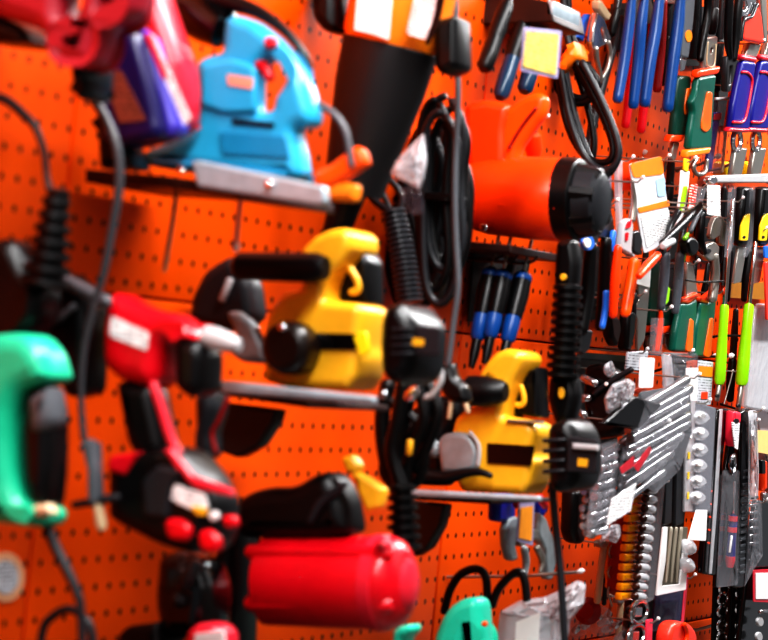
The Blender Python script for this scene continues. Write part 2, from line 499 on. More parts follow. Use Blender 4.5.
t.add('yellow_mark', ex(f, [(190, 506), (206, 508), (206, 516), (196, 515)], .003, .001, off=-.018, r=2), YEL, under=bt)
t.add('button', ex(f, [(162, 520), (176, 517), (191, 526), (188, 542), (166, 540)], .014, .006, off=-.021, r=7), RED, under=bt)
t.add('button', ex(f, [(196, 532), (208, 528), (221, 540), (217, 554), (198, 551)], .014, .006, off=-.021, r=7), RED, under=bt)
t.add('button', ex(f, [(220, 516), (234, 515), (236, 527), (224, 529)], .014, .005, off=-.019, r=4), RED, under=bt)
t.add('gauge_light', disc(f, (213, 516), 5, .006, off=-.019), WHT, under=bt)
t.done()

f = FY(2.78)
t = T('cordless_tool', 'dark grey tool grip with thin red edge behind the red drill', 'power tool')
t.add('grip', ex(f, [(192, 396), (223, 390), (229, 408), (214, 436), (216, 458), (196, 458)], .05, .012, r=6), DGR)
t.add('red_edge', tb(f, [(228, 398), (219, 420), (212, 434), (216, 452)], 2.6, off=-.003), DRED)
t.done()

# --- long grey cord with plug
f = FY(2.66)
t = T('hanging_cable', 'long grey cord hanging past the pegboard seam to a grey plug', 'cord')
t.add('cable', tb(FY(2.56), [(82, 66), (92, 95), (105, 118), (117, 148), (119, 185), (112, 230), (103, 276, -.0), (94, 305, .0), (84, 350), (81, 400), (84, 440)], [7, 6, 5.5, 5.2, 5, 4.6, 4.2, 3.8, 3.6, 3.4, 3.6]), COR)
t.add('plug', ex(FY(2.55), [(83, 440), (90, 438), (103, 468), (104, 505), (89, 508), (86, 470)], .025, .008, r=5), GRY)
t.add('cross_bar', tb(FY(2.55), [(74, 505), (118, 497)], 4.2, off=.01), DGR)
t.add('cream_tip', lt(FY(2.55), (98, 504), (102, 530), [(0, 5.5), (.8, 6), (1, 4)], off=.012), CRM, 'cream plug tip')
t.done()

# --- mint green tool at the left edge
f = FY(2.44)
t = T('power_tool', 'mint green power tool with black guard at the left edge', 'power tool')
t.add('housing', ex(f, [(-25, 334), (20, 332), (43, 333), (64, 350), (75, 378), (58, 385), (32, 390), (19, 410), (16, 440), (22, 480), (34, 502), (58, 506), (66, 514), (60, 527), (40, 527), (-25, 521)], .07, .02, r=8, res=4), MINT)
t.add('guard', ex(f, [(26, 392), (56, 385), (68, 410), (67, 470), (60, 506), (38, 503), (22, 480), (18, 430)], .05, .012, off=.012, r=6), BLK)
t.add('guard_top', ex(f, [(24, 398), (60, 385), (68, 420), (56, 432), (30, 434)], .045, .012, off=.006, r=6), GRY, 'pale grey top of the guard')
t.add('trigger', ex(f, [(-25, 372), (6, 374), (12, 392), (-25, 400)], .05, .01, off=-.008, r=5), ORG, 'orange switch')
t.add('latch', ex(f, [(30, 506), (46, 503), (52, 514), (36, 518)], .02, .005, off=-.006, r=3), CRM)
cd = t.add('power_cord', tb(f, [(46, 524), (56, 548), (68, 572), (76, 590), (81, 612), (84, 700)], [6, 6, 5.5, 5, 4.6, 4.6], off=.04), DGR)
t.done()
t = one('cable_loop', 'thin grey cable loop at the bottom left below the mint tool', 'cord', tb(FY(2.6), [(34, 700), (42, 634), (52, 617), (68, 609), (82, 616), (92, 634), (98, 700)], 4.4), DGR)

# --- round sticker on the bottom left panel
f = FX(.002)
t = T('sticker', 'round pale sticker on the brighter orange panel at bottom left', 'sticker')
t.add('backing', disc(f, (6, 577), 19, .0012, bev=0, ry=25), mat('sticker_peach', '#e8b088', .5))
t.add('emblem', disc(f, (6, 577), 13, .0012, off=-.0013, bev=0, ry=17), PRG)
t.done()

# ================================================================== top shelf: the blue jigsaw
shelf('metal shelf with bright lip under the blue jigsaw', 2.72, [(85, 169), (195, 176), (322, 190), (322, 200), (195, 187), (85, 182)], [(190, 161), (200, 160), (324, 186), (326, 203), (318, 206), (196, 187)], .19, extra=[(180, 170), (268, 184)])
f = FY(2.75)
t = T('jigsaw', 'sky blue jigsaw with loop handle standing on the top shelf', 'power saw')
b = t.add('body', ex(f, [(138, 163), (142, 150), (170, 140), (196, 126), (198, 60), (212, 54), (226, 52), (228, 18), (240, 13), (262, 20), (283, 35), (302, 56), (316, 82), (325, 112), (322, 125), (303, 127), (309, 150), (313, 172), (307, 179), (268, 176), (200, 169), (150, 165)],
                      .045, .014, holes=[[(262, 70), (273, 57), (288, 58), (299, 72), (290, 88), (283, 96), (281, 110), (262, 112)]], r=6, res=4), BLU)
t.add('side_panel', ex(f, [(219, 131), (285, 136), (289, 158), (222, 154)], .004, .001, off=-.003, r=3), BLU2, under=b)
t.add('foot_rim', ex(f, [(150, 158), (200, 161), (268, 167), (311, 170), (308, 179), (268, 176), (200, 169), (150, 166)], .08, .005, off=-.004, r=3), BLU2)
t.add('name_strip', ex(f, [(232, 118), (274, 123), (273, 127), (232, 123)], .003, 0, off=-.0031, r=1), BLK, under=b)
t.add('brand_sticker', ex(f, [(227, 74), (253, 78), (252, 89), (228, 85)], .003, 0, off=-.0075, r=1.5), mat('salmon', '#f09a80', .4), 'salmon sticker', under=b)
t.add('cheek', ex(f, [(200, 66), (230, 58), (255, 66), (256, 112), (224, 114), (200, 106)], .01, .008, off=-.006, r=6), BLU)
t.add('trigger', tb(f, [(257, 62), (266, 70), (270, 78)], 6, off=.01), RED, 'red trigger')
t.add('lock_button', disc(f, (269, 42), 6, .012, off=-.008, bev=.004), RED2)
t.add('front_knob', lt(f, (176, 6), (230, 30), [(0, 10), (.1, 22), (.6, 24), (.9, 22), (1, 14)], off=.035), GLOSS)
t.add('spine_cover', tb(f, [(196, -6), (228, 2), (258, 12), (284, 30), (303, 52), (312, 68)], [9, 9, 7, 5, 4, 2], off=.03), BLK)
t.add('cord', tb(f, [(318, 104), (334, 114), (345, 130), (350, 152), (352, 166)], 3.6, off=.03), GRY)
t.done()
f = FY(2.78)
t = T('cord_clip', 'bright orange two-pronged plastic clip at the shelf end by the jigsaw', 'clip')
t.add('upper_prong', ex(f, [(312, 172), (330, 163), (354, 145), (363, 149), (367, 164), (345, 178), (330, 188), (312, 190)], .02, .007, r=4), ORG)
t.add('lower_prong', ex(f, [(314, 182), (332, 180), (357, 184), (355, 202), (326, 200), (316, 194)], .02, .007, off=.004, r=4), ORL)
t.done()
for pts, lab in (([(176, 196), (172, 225), (165, 266)], 'thin tan wire hanging under the jigsaw shelf'), ([(241, 196), (238, 222), (236, 246)], 'pink wire with round end hanging under the jigsaw shelf')):
    t = T('hanging_wire', lab, 'wire')
    t.add('wire', tb(FY(2.86), pts, 2.6), CRM if 'tan' in lab else mat('pale_pink', '#d8a8a8', .3))
    t.add('end_cap', lt(FY(2.86), (pts[-1][0] + 1, pts[-1][1] - 4), (pts[-1][0] - 1, pts[-1][1] + 6), [(0, 2), (.4, 4.4 if 'pink' in lab else 2.4), (1, 2)]), WHT if 'pink' in lab else CRM)
    t.done()

# --- black cone tool with orange collar
f = FY(3.22)
t = T('dust_blower', 'tapered black blower nozzle with orange labelled collar at the top', 'power tool')
t.add('nozzle', lt(f, (391, 44), (353, 192), [(0, 46), (.02, 49), (.3, 46), (.7, 37), (1, 30)], off=.085), SBK)
c = t.add('collar', lt(f, (412, -40), (391, 46), [(0, 52), (.5, 53), (.9, 51), (1, 48)], off=.085), ORL)
t.add('white_label', ex(f, [(358, -20), (393, -20), (388, 40), (372, 34), (354, 30)], .004, 0, off=.014, r=2), WHT, under=c)
t.add('white_label', ex(f, [(418, -20), (445, -20), (436, 20), (426, 40), (406, 34)], .004, 0, off=.010, r=4), PRW, under=c)
t.add('label_edge', ex(f, [(440, -20), (448, -20), (438, 24), (427, 46), (425, 42), (434, 16)], .004, 0, off=.009, r=2), BLK, under=c)
t.add('hose', tb(f, [(352, 176), (346, 200), (338, 226), (330, 246)], [24, 18, 15, 12], off=.09), BLK)
t.add('side_handle', ex(f, [(306, -30), (350, -30), (352, 30), (330, 32), (312, 18)], .06, .015, off=.05, r=8), BLK)
t.add('rear_block', ex(f, [(432, 20), (468, 14), (471, 66), (446, 74), (434, 68)], .06, .01, off=.06, r=5), BLK)
t.done()

# --- first yellow saw and its shelf
shelf('metal shelf with worn silver lip under the left yellow saw', 2.94, [(190, 383), (374, 402), (374, 408), (190, 391)], [(216, 381), (230, 381), (374, 396), (374, 405), (222, 393)], .24, extra=[(382, 394)])
def yellow_saw(label, f, body, holes_, sticker, trig, tw, handle, guardpanel, guard_arm, cap, capface, capmark, blade, extras):
    t = T('circular_saw', label, 'power saw')
    b = t.add('body', ex(f, body, .09, .011, holes=holes_, r=4, res=3), YEL)
    t.add('dark_sticker', ex(f, sticker, .003, 0, off=-.0031, r=1), GLOSS, under=b)
    t.add('trigger', tb(f, trig, tw, off=.03), YEL)
    t.add('trigger_housing', ex(f, guardpanel, .05, .006, off=.045, r=3), BLK)
    t.add('front_handle', lt(f, handle[0], handle[1], [(0, handle[2] * .6), (.06, handle[2]), (.5, handle[2] * 1.05), (.9, handle[3]), (1, handle[3] * .75)], off=-.018), RUB)
    c = t.add('motor_cap', ex(f, cap, .11, .016, off=-.006, r=7, res=3), BLK)
    t.add('cap_panel', ex(f, capface, .006, .002, off=-.010, r=2), DGR, under=c)
    x0_, x1_, y0_, y1_ = capface[0][0], capface[1][0], capface[0][1], capface[2][1]
    for k in range(4):
        yy = y0_ + (y1_ - y0_) * (.1 + .27 * k)
        t.add('cap_rib', tb(f, [(x0_ - 24, yy + 1), (x0_ - 4, yy)], 2.2, off=-.008), DGR, under=c)
    t.add('yellow_mark', ex(f, capmark, .002, 0, off=-.0115, r=.5), YEL, under=c)
    t.add('blade_guard', ex(f, blade, .03, .004, off=.06, r=3), mat('guard_grey', '#2c2a2a', .35))
    for name, g, m in extras: t.add(name, g, m)
    return t
f = FY(2.98)
t = yellow_saw('left yellow circular saw with black front handle on the middle shelf', f,
  [(262, 330), (268, 312), (287, 293), (308, 290), (312, 270), (308, 250), (326, 236), (344, 229), (364, 227), (373, 235), (373, 248), (364, 258), (356, 266), (347, 272), (340, 285), (338, 300), (380, 303), (386, 311), (383, 330), (380, 346), (382, 356), (378, 376), (367, 389), (330, 389), (290, 387), (262, 380)], [],
  [(314, 333), (362, 334), (362, 350), (314, 349)], [(350, 268), (357, 280), (358, 290), (351, 292)], 3.5, ((234, 266), (326, 268), 14, 15),
  [(338, 300), (340, 272), (372, 250), (381, 262), (382, 304)], None,
  [(380, 320), (386, 308), (412, 300), (436, 318), (444, 330), (441, 362), (426, 380), (398, 385), (380, 372), (377, 345)],
  [(416, 326), (441, 328), (440, 356), (414, 354)], [(413, 338), (424, 339), (423, 346), (412, 345)],
  [(212, 401), (286, 409), (282, 422), (264, 446), (240, 458), (222, 452), (212, 430)],
  [('upper_guard', ex(f, [(186, 322), (190, 296), (206, 270), (238, 254), (262, 280), (268, 318), (240, 332), (206, 328)], .05, .014, off=.03, r=8), DGR),
   ('guard_highlight', tb(f, [(222, 300), (230, 280)], 4, off=.026), LGR),
   ('silver_guard', ex(f, [(224, 312), (236, 310), (252, 322), (264, 346), (266, 364), (240, 362), (226, 352), (236, 338)], .02, .008, off=-.004, r=5), ALY),
   ('motor_end', lt(f.sh(-.05), (292, 347), (292, 347.5), [(0, 1)]) if False else disc(f, (290, 347), 31, .05, off=-.045, bev=.012, ry=27), mat('dark_brown_cap', '#1a0e0a', .3)),
   ('glint_disc', disc(f, (281, 327), 4.5, .008, off=-.05, bev=.003), CHR),  # chrome disc put in for a white glint on the motor end
   ('body_panel', ex(f, [(352, 336), (366, 330), (370, 352), (360, 358)], .006, .002, off=-.004, r=4), YEL2)])
f = FY(3.4)
t.add('cord_boot', ribs(f, [(393, 210), (402, 250), (410, 304)], 12.5, 14, 18, off=.0, deep=.66), mat('boot_grey', '#2c2e33', .3))
t.add('cable', tb(f, [(358, 172), (372, 176), (382, 192), (392, 214)], 3, off=.03), COR)
t.add('cable', tb(f, [(362, 186), (374, 200), (384, 208), (396, 214)], 4, off=.02), DGR)
t.add('cable', tb(f, [(372, 166), (388, 178), (402, 196), (398, 214)], 3.4, off=.05), COR)
f = FY(3.2)
t.add('cable', tb(f, [(404, 384), (398, 420), (392, 452), (402, 488)], 8, off=.05), BLK)
t.add('cable', tb(f, [(418, 384), (424, 420), (410, 455), (404, 490)], 6, off=.07), BLK)
t.add('cord_boot', ribs(f, [(402, 484), (403, 515), (404, 552)], 14, 18, 7, off=.02, deep=.66), RUB)
for pts_, r_ in (([(388, 384), (382, 420), (386, 460), (398, 492)], 8), ([(410, 386), (402, 420), (398, 456), (404, 490)], 9), ([(428, 384), (438, 410), (430, 440), (416, 470)], 6), ([(436, 390), (420, 424), (392, 446), (384, 470), (394, 486)], 6), ([(384, 398), (410, 416), (426, 440), (420, 478), (400, 492)], 5)):
    t.add('cable', tb(f, pts_, r_, off=.085), RUB)
t.add('yellow_tie', tb(f, [(410, 441), (409, 454)], 3.6, off=.055), YEL, 'small yellow tie')
t.done()
one('cable_hook', 'grey metal cable hook below the left saw motor cap', 'hook', tb(f, [(440, 366), (441, 380), (434, 393), (426, 398)], 3.4, off=.0), LGR)
one('connector_tip', 'shiny oval metal tip below the left saw motor cap', 'connector', lt(f, (406, 400), (418, 387), [(0, 3), (.3, 6), (.7, 6), (1, 3)], off=-.01), CHR)

# --- folded clear bag above the boot
t = T('plastic_bag', 'crumpled white plastic bag beside the hanging black cords', 'bag')
t.add('bag', crumple(FY(3.16), [(390, 174), (397, 160), (410, 146), (424, 133), (427, 160), (424, 178), (420, 190), (407, 183)], .02, .004, seed=3), FLM2)
t.add('bag_tail', crumple(FY(3.16), [(400, 188), (412, 184), (423, 194), (424, 214), (412, 216), (402, 206)], .02, .004, seed=4), FLD)
t.done()

# --- bundle of black cords
f = FY(3.52)
t = T('cord_bundle', 'thick bundle of looped black cords hanging in the middle', 'cord')
for k, (x0, x1, yt, yb) in enumerate([(424, 456, 112, 304), (421, 448, 100, 290), (428, 462, 96, 270), (432, 452, 120, 262), (418, 440, 130, 250), (438, 466, 108, 240), (420, 440, 150, 285), (444, 464, 140, 262), (430, 446, 170, 296), (426, 444, 104, 200)]):
    dx = 12
    t.add('cord', tb(f, crv([((x0 + x1) / 2 + dx * 0, yt), (x0, yt + 26), (x0 - 1, (yt + yb) / 2), (x0 + 2, yb - 22), ((x0 + x1) / 2, yb), (x1, yb - 26), (x1 - 2, (yt + yb) / 2), (x1 + 1, yt + 30)], 3, True), 4.2, off=.012 * k, n=2), RUB if k % 2 else DGR)
for k, (x0, x1, yt, yb) in enumerate([(392, 412, 205, 300), (402, 422, 170, 302), (408, 430, 150, 296), (414, 436, 130, 300), (430, 458, 130, 296), (440, 466, 150, 270)]):
    t.add('cord', tb(f, crv([((x0 + x1) / 2, yt), (x0, yt + 30), (x0 - 1, (yt + yb) / 2), (x0 + 3, yb - 22), ((x0 + x1) / 2, yb), (x1 - 3, yb - 26), (x1, (yt + yb) / 2), (x1, yt + 30)], 3, True), 8, off=.11 + .012 * k, n=2), RUB)
t.add('tie', ex(f, [(414, 190), (466, 194), (466, 203), (414, 199)], .07, .01, off=-.006, r=2), BLK)
t.done()
f = FY(3.46)
t = T('hanging_cable', 'single long grey cord hanging straight down past the black bundle', 'cord')
t.add('cable', tb(f, [(455, -30), (456, 40), (458, 95), (455, 180), (456, 240), (458, 285), (453, 325), (448, 366)], 3.3), GRY)
t.add('plug', ex(f, [(440, 364), (452, 362), (458, 378), (470, 386), (474, 402), (460, 404), (446, 398), (436, 384)], .03, .008, r=4), BLK)
t.add('prong', tb(f, [(452, 398), (449, 418)], 2.6, off=.01), CRM)
t.add('prong', tb(f, [(464, 398), (468, 412)], 2.6, off=.01), CRM)
t.done()

# --- second yellow saw and shelf
shelf('metal shelf with thin silver lip under the right yellow saw', 3.56, [(396, 494), (540, 500), (540, 504), (396, 499)], [(406, 489), (540, 496), (540, 502), (406, 497)], .24)
f = FY(3.60)
t = yellow_saw('right yellow circular saw with dark name plate on the lower shelf', f,
  [(450, 434), (455, 418), (468, 409), (490, 405), (498, 398), (500, 381), (482, 377), (492, 363), (505, 352), (519, 348), (533, 351), (538, 358), (532, 369), (524, 382), (516, 400), (512, 416), (540, 420), (550, 425), (553, 433), (548, 446), (544, 455), (550, 463), (545, 485), (537, 494), (462, 491), (450, 470)], [],
  [(487, 443), (534, 446), (531, 466), (487, 463)], [(521, 386), (524, 397), (523, 404), (516, 405)], 2.8, ((466, 391), (506, 392), 15, 12),
  [(512, 414), (516, 396), (532, 372), (546, 366), (548, 418)], None,
  [(546, 428), (556, 422), (578, 417), (593, 430), (600, 445), (598, 476), (586, 490), (560, 493), (548, 486), (545, 456)],
  [(568, 436), (598, 440), (597, 474), (566, 472)], [(578, 458), (588, 459), (587, 467), (577, 466)],
  [(402, 500), (452, 504), (446, 526), (432, 548), (416, 557), (404, 548)],
  [('silver_guard', ex(f, [(436, 444), (441, 434), (458, 431), (472, 436), (479, 452), (476, 470), (458, 474), (440, 474)], .02, .008, off=-.012, r=6), ALY),
   ('guard_rim', tb(f, [(470, 432), (479, 446), (478, 466)], 2, off=-.014), LGR),
   ('guard_arm', tb(f, [(413, 425), (424, 436), (436, 452)], [6, 7, 9], off=.0), ALY),
   ('base_lever', tb(f, [(424, 476), (444, 478), (466, 473), (480, 472), (491, 476)], [9, 7, 5, 4, 3], off=-.02), BLK),
   ('upper_guard', ex(f, [(394, 484), (396, 440), (408, 412), (436, 396), (470, 396), (474, 416), (452, 440), (452, 486)], .05, .012, off=.03, r=6), BLK),
   ('cap_bar', ex(f, [(572, 443), (598, 445), (598, 451), (572, 449)], .008, .002, off=-.018, r=1), LGR),
   ('slide_plate', ex(f, [(506, 419), (540, 421), (540, 424), (506, 422)], .02, .002, off=-.006, r=1), STL)])
f = FY(3.74)
t.add('cord_boot', ribs(f, [(568, 284), (566, 330), (562, 380)], 14.5, 17, 11, deep=.66), RUB)
t.add('boot_cap', ex(f, [(556, 240), (578, 238), (583, 262), (580, 290), (553, 292), (554, 262)], .035, .01, r=5), BLK)
t.add('cap_mark', disc(f, (563, 277), 3.4, .003, off=-.004, bev=.001), YEL, 'yellow dot')
t.add('neck', ex(f, [(548, 376), (578, 372), (584, 396), (576, 424), (556, 426), (546, 400)], .04, .012, r=6), BLK)
t.add('neck_mark', disc(f, (561, 393), 3.2, .004, off=-.005, bev=.001, ry=6), YEL, 'yellow oval mark')
t.add('cable', tb(f, [(552, 484), (556, 530), (561, 580), (566, 664)], 3.8, off=-.06), DGR)
t.done()

# --- red cylinder tool at the bottom
f = FY(3.02)
t = T('power_tool', 'glossy red ribbed cylinder tool with black top grip at the bottom', 'power tool')
b = t.add('drum', lt(f, (266, 580), (412, 583), [(0, 40), (.02, 45), (.5, 46), (.86, 46), (.92, 42), (.97, 30), (1, 12)], off=.05, seg=40), RED)
for y, r_ in ((552, 8), (603, 9)):
    t.add('rib', tb(f, [(250, y), (300, y + .5), (388, y + 2)], r_, off=.012), RED, under=b)
t.add('end_ring', lt(f, (374, 582), (390, 583), [(0, 45), (.1, 48.5), (.8, 48.5), (1, 44)], off=.05, seg=40), RED2, 'pinkish end ring')
t.add('end_hub', lt(f, (394, 583), (413, 583.5), [(0, 33), (.3, 33), (.35, 27), (.8, 25), (1, 18)], off=.05, seg=32), RED2)
t.add('screw_ear', disc(f, (380, 546), 8, .02, off=.0, bev=.006), RED2)
t.add('screw', disc(f, (380, 546), 3, .01, off=-.004, bev=.002), DRED)
for y in (561, 595):
    t.add('groove_shade', tb(f, [(254, y), (300, y + .5), (384, y + 2)], 2.2, off=.006), DRED, under=b)  # dark red bars stand in for shade in the grooves
gp = t.add('top_grip', ex(f, [(232, 502), (248, 492), (270, 487), (300, 487), (322, 475), (340, 471), (352, 482), (362, 502), (368, 534), (330, 538), (236, 538)], .07, .02, off=.015, r=9, res=4), RUB)
t.add('crease_highlight', tb(f, [(310, 522), (322, 502), (346, 484)], [4, 5, 3], off=.012), DGR, under=gp)  # lighter bar stands in for a highlight along the crease
t.add('rear_body', ex(f, [(226, 504), (256, 520), (254, 630), (246, 700), (204, 700), (206, 566), (230, 545)], .09, .016, off=.02, r=8), BLK)
t.add('yellow_catch', ex(f, [(351, 470), (364, 476), (384, 489), (380, 508), (366, 513), (357, 494)], .02, .006, off=.03, r=3), YEL, 'yellow catch')
t.add('yellow_catch', ex(f, [(340, 458), (352, 454), (360, 466), (356, 476), (345, 472)], .02, .006, off=.03, r=3), YEL)
t.done()

# --- things under the drill
f = FY(2.86)
t = T('power_tool', 'black glossy power tool hidden in shade below the drill battery', 'power tool')
t.add('body', ex(f, [(156, 556), (186, 550), (220, 562), (232, 590), (226, 640), (160, 640), (150, 600)], .08, .02, r=9), GLOSS)
t.add('metal_collar', lt(f, (184, 588), (198, 560), [(0, 6), (.2, 8), (.8, 7), (1, 5)], off=-.004), DST)
t.add('side_knob', lt(f, (182, 594), (176, 606), [(0, 6), (.5, 8), (1, 5)], off=-.004), DST)
t.add('skirt', ex(f, [(116, 634), (130, 626), (176, 622), (186, 700), (116, 700)], .07, .01, off=-.01, r=5), BLK)
t.done()
f = FY(2.78)
t = T('power_tool', 'red and white rounded tool top cut by the bottom edge', 'power tool')
t.add('housing', ex(f, [(178, 700), (184, 632), (200, 623), (226, 624), (238, 634), (240, 700)], .06, .016, r=7), RED2)
t.add('white_label', ex(f, [(190, 700), (194, 634), (224, 630), (230, 700)], .003, .001, off=-.0031, r=3), WHT)
t.done()

# --- mint tool and bagged tools at bottom centre
f = FY(3.62)
t = T('power_tool', 'aqua mint tool with arched grip at the bottom centre', 'power tool')
t.add('housing', ex(f, [(428, 700), (433, 638), (443, 617), (453, 606), (467, 599), (482, 597), (489, 604), (498, 700), (486, 700), (483, 636), (476, 630), (470, 642), (468, 700)], .06, .014, r=5), MINT2)
t.add('screw', disc(f, (484, 624), 3, .006, off=-.004), ORG)
t.done()
one('power_tool', 'small aqua tool end below the red cylinder', 'power tool', ex(FY(3.2), [(390, 700), (391, 632), (404, 626), (420, 625), (421, 632), (408, 640), (408, 700)], .05, .01, r=4), MINT2)
for pts, lab in (([(444, 612), (450, 590), (461, 574), (477, 569), (486, 578), (487, 606)], 'left black cable loop behind the aqua mint tool'), ([(492, 606), (498, 590), (510, 576), (520, 572), (525, 582), (527, 602)], 'right black cable loop above the bagged tool')):
    one('cable_loop', lab, 'cord', tb(FY(3.8), pts, 4.2), RUB)
t = T('bagged_tool', 'grey tool in a crumpled clear bag at the bottom centre', 'power tool')
t.add('tool_body', ex(FY(3.86), [(494, 700), (496, 622), (508, 606), (540, 612), (552, 622), (540, 700)], .05, .012, r=6), DGR)
t.add('bag', crumple(FY(3.78), [(490, 700), (500, 612), (520, 600), (545, 597), (560, 590), (578, 580), (586, 584), (584, 604), (570, 620), (562, 700)], .05, .006, seed=8), FLM2)
t.add('paper_slip', ex(FY(3.77), [(516, 622), (540, 612), (536, 700), (512, 700)], .001, 0, r=1), WHT)
t.done()

t = T('tool_shelf', 'long low shelf just under the picture carrying the bottom row of tools', 'shelf')
t.add('shelf_plate', box3((.0005, 2.50, 1.02), (.34, 3.96, 1.034), .003), BRN)
t.add('front_lip', box3((.341, 2.50, 1.012), (.346, 3.96, 1.036), .001), MSH)
t.done()
# ================================================================== centre and right
def hook(px, py, X, label, up=.012, r=.0022):
    """wire hook from the pegboard straight out, tip turned up; (px, py) is where it reaches distance X"""
    q = FX(X).p(px, py)
    t = T('pegboard_hook', label, 'hook', 'wire hooks on the pegboard')
    t.add('wire', tube3([V((0, q.y, q.z)), V((X * .5, q.y, q.z - .001)), V((X, q.y, q.z)), V((X + .012, q.y, q.z + up * .4)), V((X + .018, q.y, q.z + up))], r, 8), DST)
    t.add('foot_plate', box3((0, q.y - .012, q.z - .018), (.003, q.y + .012, q.z + .018), .001), STL)
    t.done()

def hook2(p0, p1, r, label, m=DST, ball=None, bend=0):
    """visible hook: starts on the wall at photo point p0 and ends at p1 out over the aisle"""
    a = wall(*p0); f = FY(a.y); b = f.p(*p1); mid = a.lerp(b, .62); mid.z -= bend * mpp(b)
    t = T('pegboard_hook', label, 'hook', 'wire hooks on the pegboard')
    t.add('wire', tube3([a, mid, b], r * mpp(b), 8), m)
    if ball: t.add('tip', lathe3(b - V((.0, 0, 0)) * 1, b + V((.012, 0, .004)), [(0, .3 * ball * mpp(b)), (.3, ball * mpp(b)), (.7, ball * mpp(b)), (1, .3 * ball * mpp(b))], 12), WHT, 'white plastic tip')
    t.done()

# --- upper shelf with yellow price tag
t = T('tool_shelf', 'dark shelf seen from below at the top with bare metal end', 'shelf')
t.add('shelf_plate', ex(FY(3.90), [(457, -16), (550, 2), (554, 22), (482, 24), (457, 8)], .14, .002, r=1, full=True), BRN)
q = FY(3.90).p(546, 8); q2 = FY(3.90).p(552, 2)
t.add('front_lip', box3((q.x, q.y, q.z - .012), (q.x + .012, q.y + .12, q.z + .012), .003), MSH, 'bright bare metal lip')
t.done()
t = T('price_tag', 'pale yellow price tag in lavender sleeve hanging under the top shelf', 'price tag')
t.add('sleeve', ex(FX(.24), [(525, 27), (562, 31), (558, 79), (521, 71)], .002, .0006, r=1.5), LAV)
t.add('yellow_card', ex(FX(.24), [(527, 31), (559, 34), (556, 75), (523, 67)], .001, 0, off=-.0015, r=1), PRY)
t.done()
for i, (x0, y0, x1, y1, lab) in enumerate([(527, 10, 500, 98, 'left teal-handled screwdriver in shade behind the price tag'), (546, 20, 524, 92, 'right teal-handled screwdriver in shade behind the price tag'), (508, 0, 484, 70, 'dark screwdriver beside the pegboard seam under the top shelf')]):
    f = FX(.06)
    t = T('screwdriver', lab, 'screwdriver', 'dark screwdrivers under the top shelf')
    mx, my = x0 + (x1 - x0) * .55, y0 + (y1 - y0) * .55
    t.add('shaft', tb(f, [(x0 + 4, y0 - 30), (x0, y0)], 2), STL)
    t.add('upper_grip', lt(f, (x0, y0), (mx, my), [(0, 5), (.2, 8), (.8, 9), (1, 8)]), RUB)
    t.add('lower_grip', lt(f, (mx, my), (x1, y1), [(0, 8), (.5, 8.5), (.9, 8), (1, 5)]), mat('teal_grip', '#0a3350', .3) if i < 2 else RUB)
    t.done()

# --- orange heat gun on its shelf
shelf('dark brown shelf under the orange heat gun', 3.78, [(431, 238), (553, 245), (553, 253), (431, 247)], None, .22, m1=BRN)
f = FY(3.80)
t = T('heat_gun', 'bright orange heat gun with black ribbed nozzle pointing to the aisle', 'heat gun')
t.add('barrel', lt(f, (453, 193), (566, 200), [(0, 18), (.03, 26), (.12, 33), (.35, 39), (.7, 41), (.97, 41.5), (1, 39)], off=.06, seg=40), ORG2)
t.add('barrel_rib', tb(f, [(500, 204), (530, 206), (556, 208)], 5, off=.008), ORG2)
gr = t.add('grip', ex(f, [(463, 103), (487, 98), (508, 104), (508, 116), (505, 130), (506, 172), (466, 172), (461, 130)], .05, .014, off=.03, r=7, res=4, full=True), ORG2)
t.add('grip_arm', ex(f, [(500, 112), (520, 97), (537, 91), (546, 97), (544, 114), (533, 128), (519, 148), (515, 168), (494, 168), (495, 130)], .03, .012, off=.036, r=7, res=4, full=True), ORG)
t.add('grip_groove', tb(f, [(536, 108), (522, 126), (510, 146)], 1.6, off=.033), DRED, under=gr)
t.add('seam_screw', disc(f, (509, 147), 2, .004, off=.028, bev=.001), DRED, under=gr)
t.add('nozzle_collar', lt(f, (560, 199), (581, 200), [(0, 38), (.1, 42), (.9, 41), (1, 38)], off=.06, seg=36), BLK)
nz = t.add('nozzle', lt(f, (580, 200), (604, 201), [(0, 34), (.1, 36), (.8, 33), (.9, 28), (1, 24)], off=.06, seg=36), DGR)
for k in range(7):
    w = 2 * math.pi * k / 7 + .3
    a = f.sh(.06).p(579, 200); b = f.sh(.06).p(601, 201); m_ = mpp(a)
    o_ = V((0, math.cos(w), math.sin(w))) * 32 * m_
    t.add('cooling_fin', tube3([a + o_, b + o_ * .8], 8 * m_, 8), BLK, under=nz)
t.add('front_screw', disc(f, (483, 227), 4, .006, off=.022, bev=.002), CHR)
t.done()
f = FX(.07)
t = T('screwdriver', 'small orange and grey screwdriver just behind the heat gun grip', 'screwdriver')
t.add('handle', lt(f, (534, 156), (533, 133), [(0, 7), (.3, 9), (.9, 8), (1, 5)]), ORG2)
t.add('tip', lt(f, (533, 133), (537, 118), [(0, 4), (.5, 3), (1, 1)]), DST)
t.done()

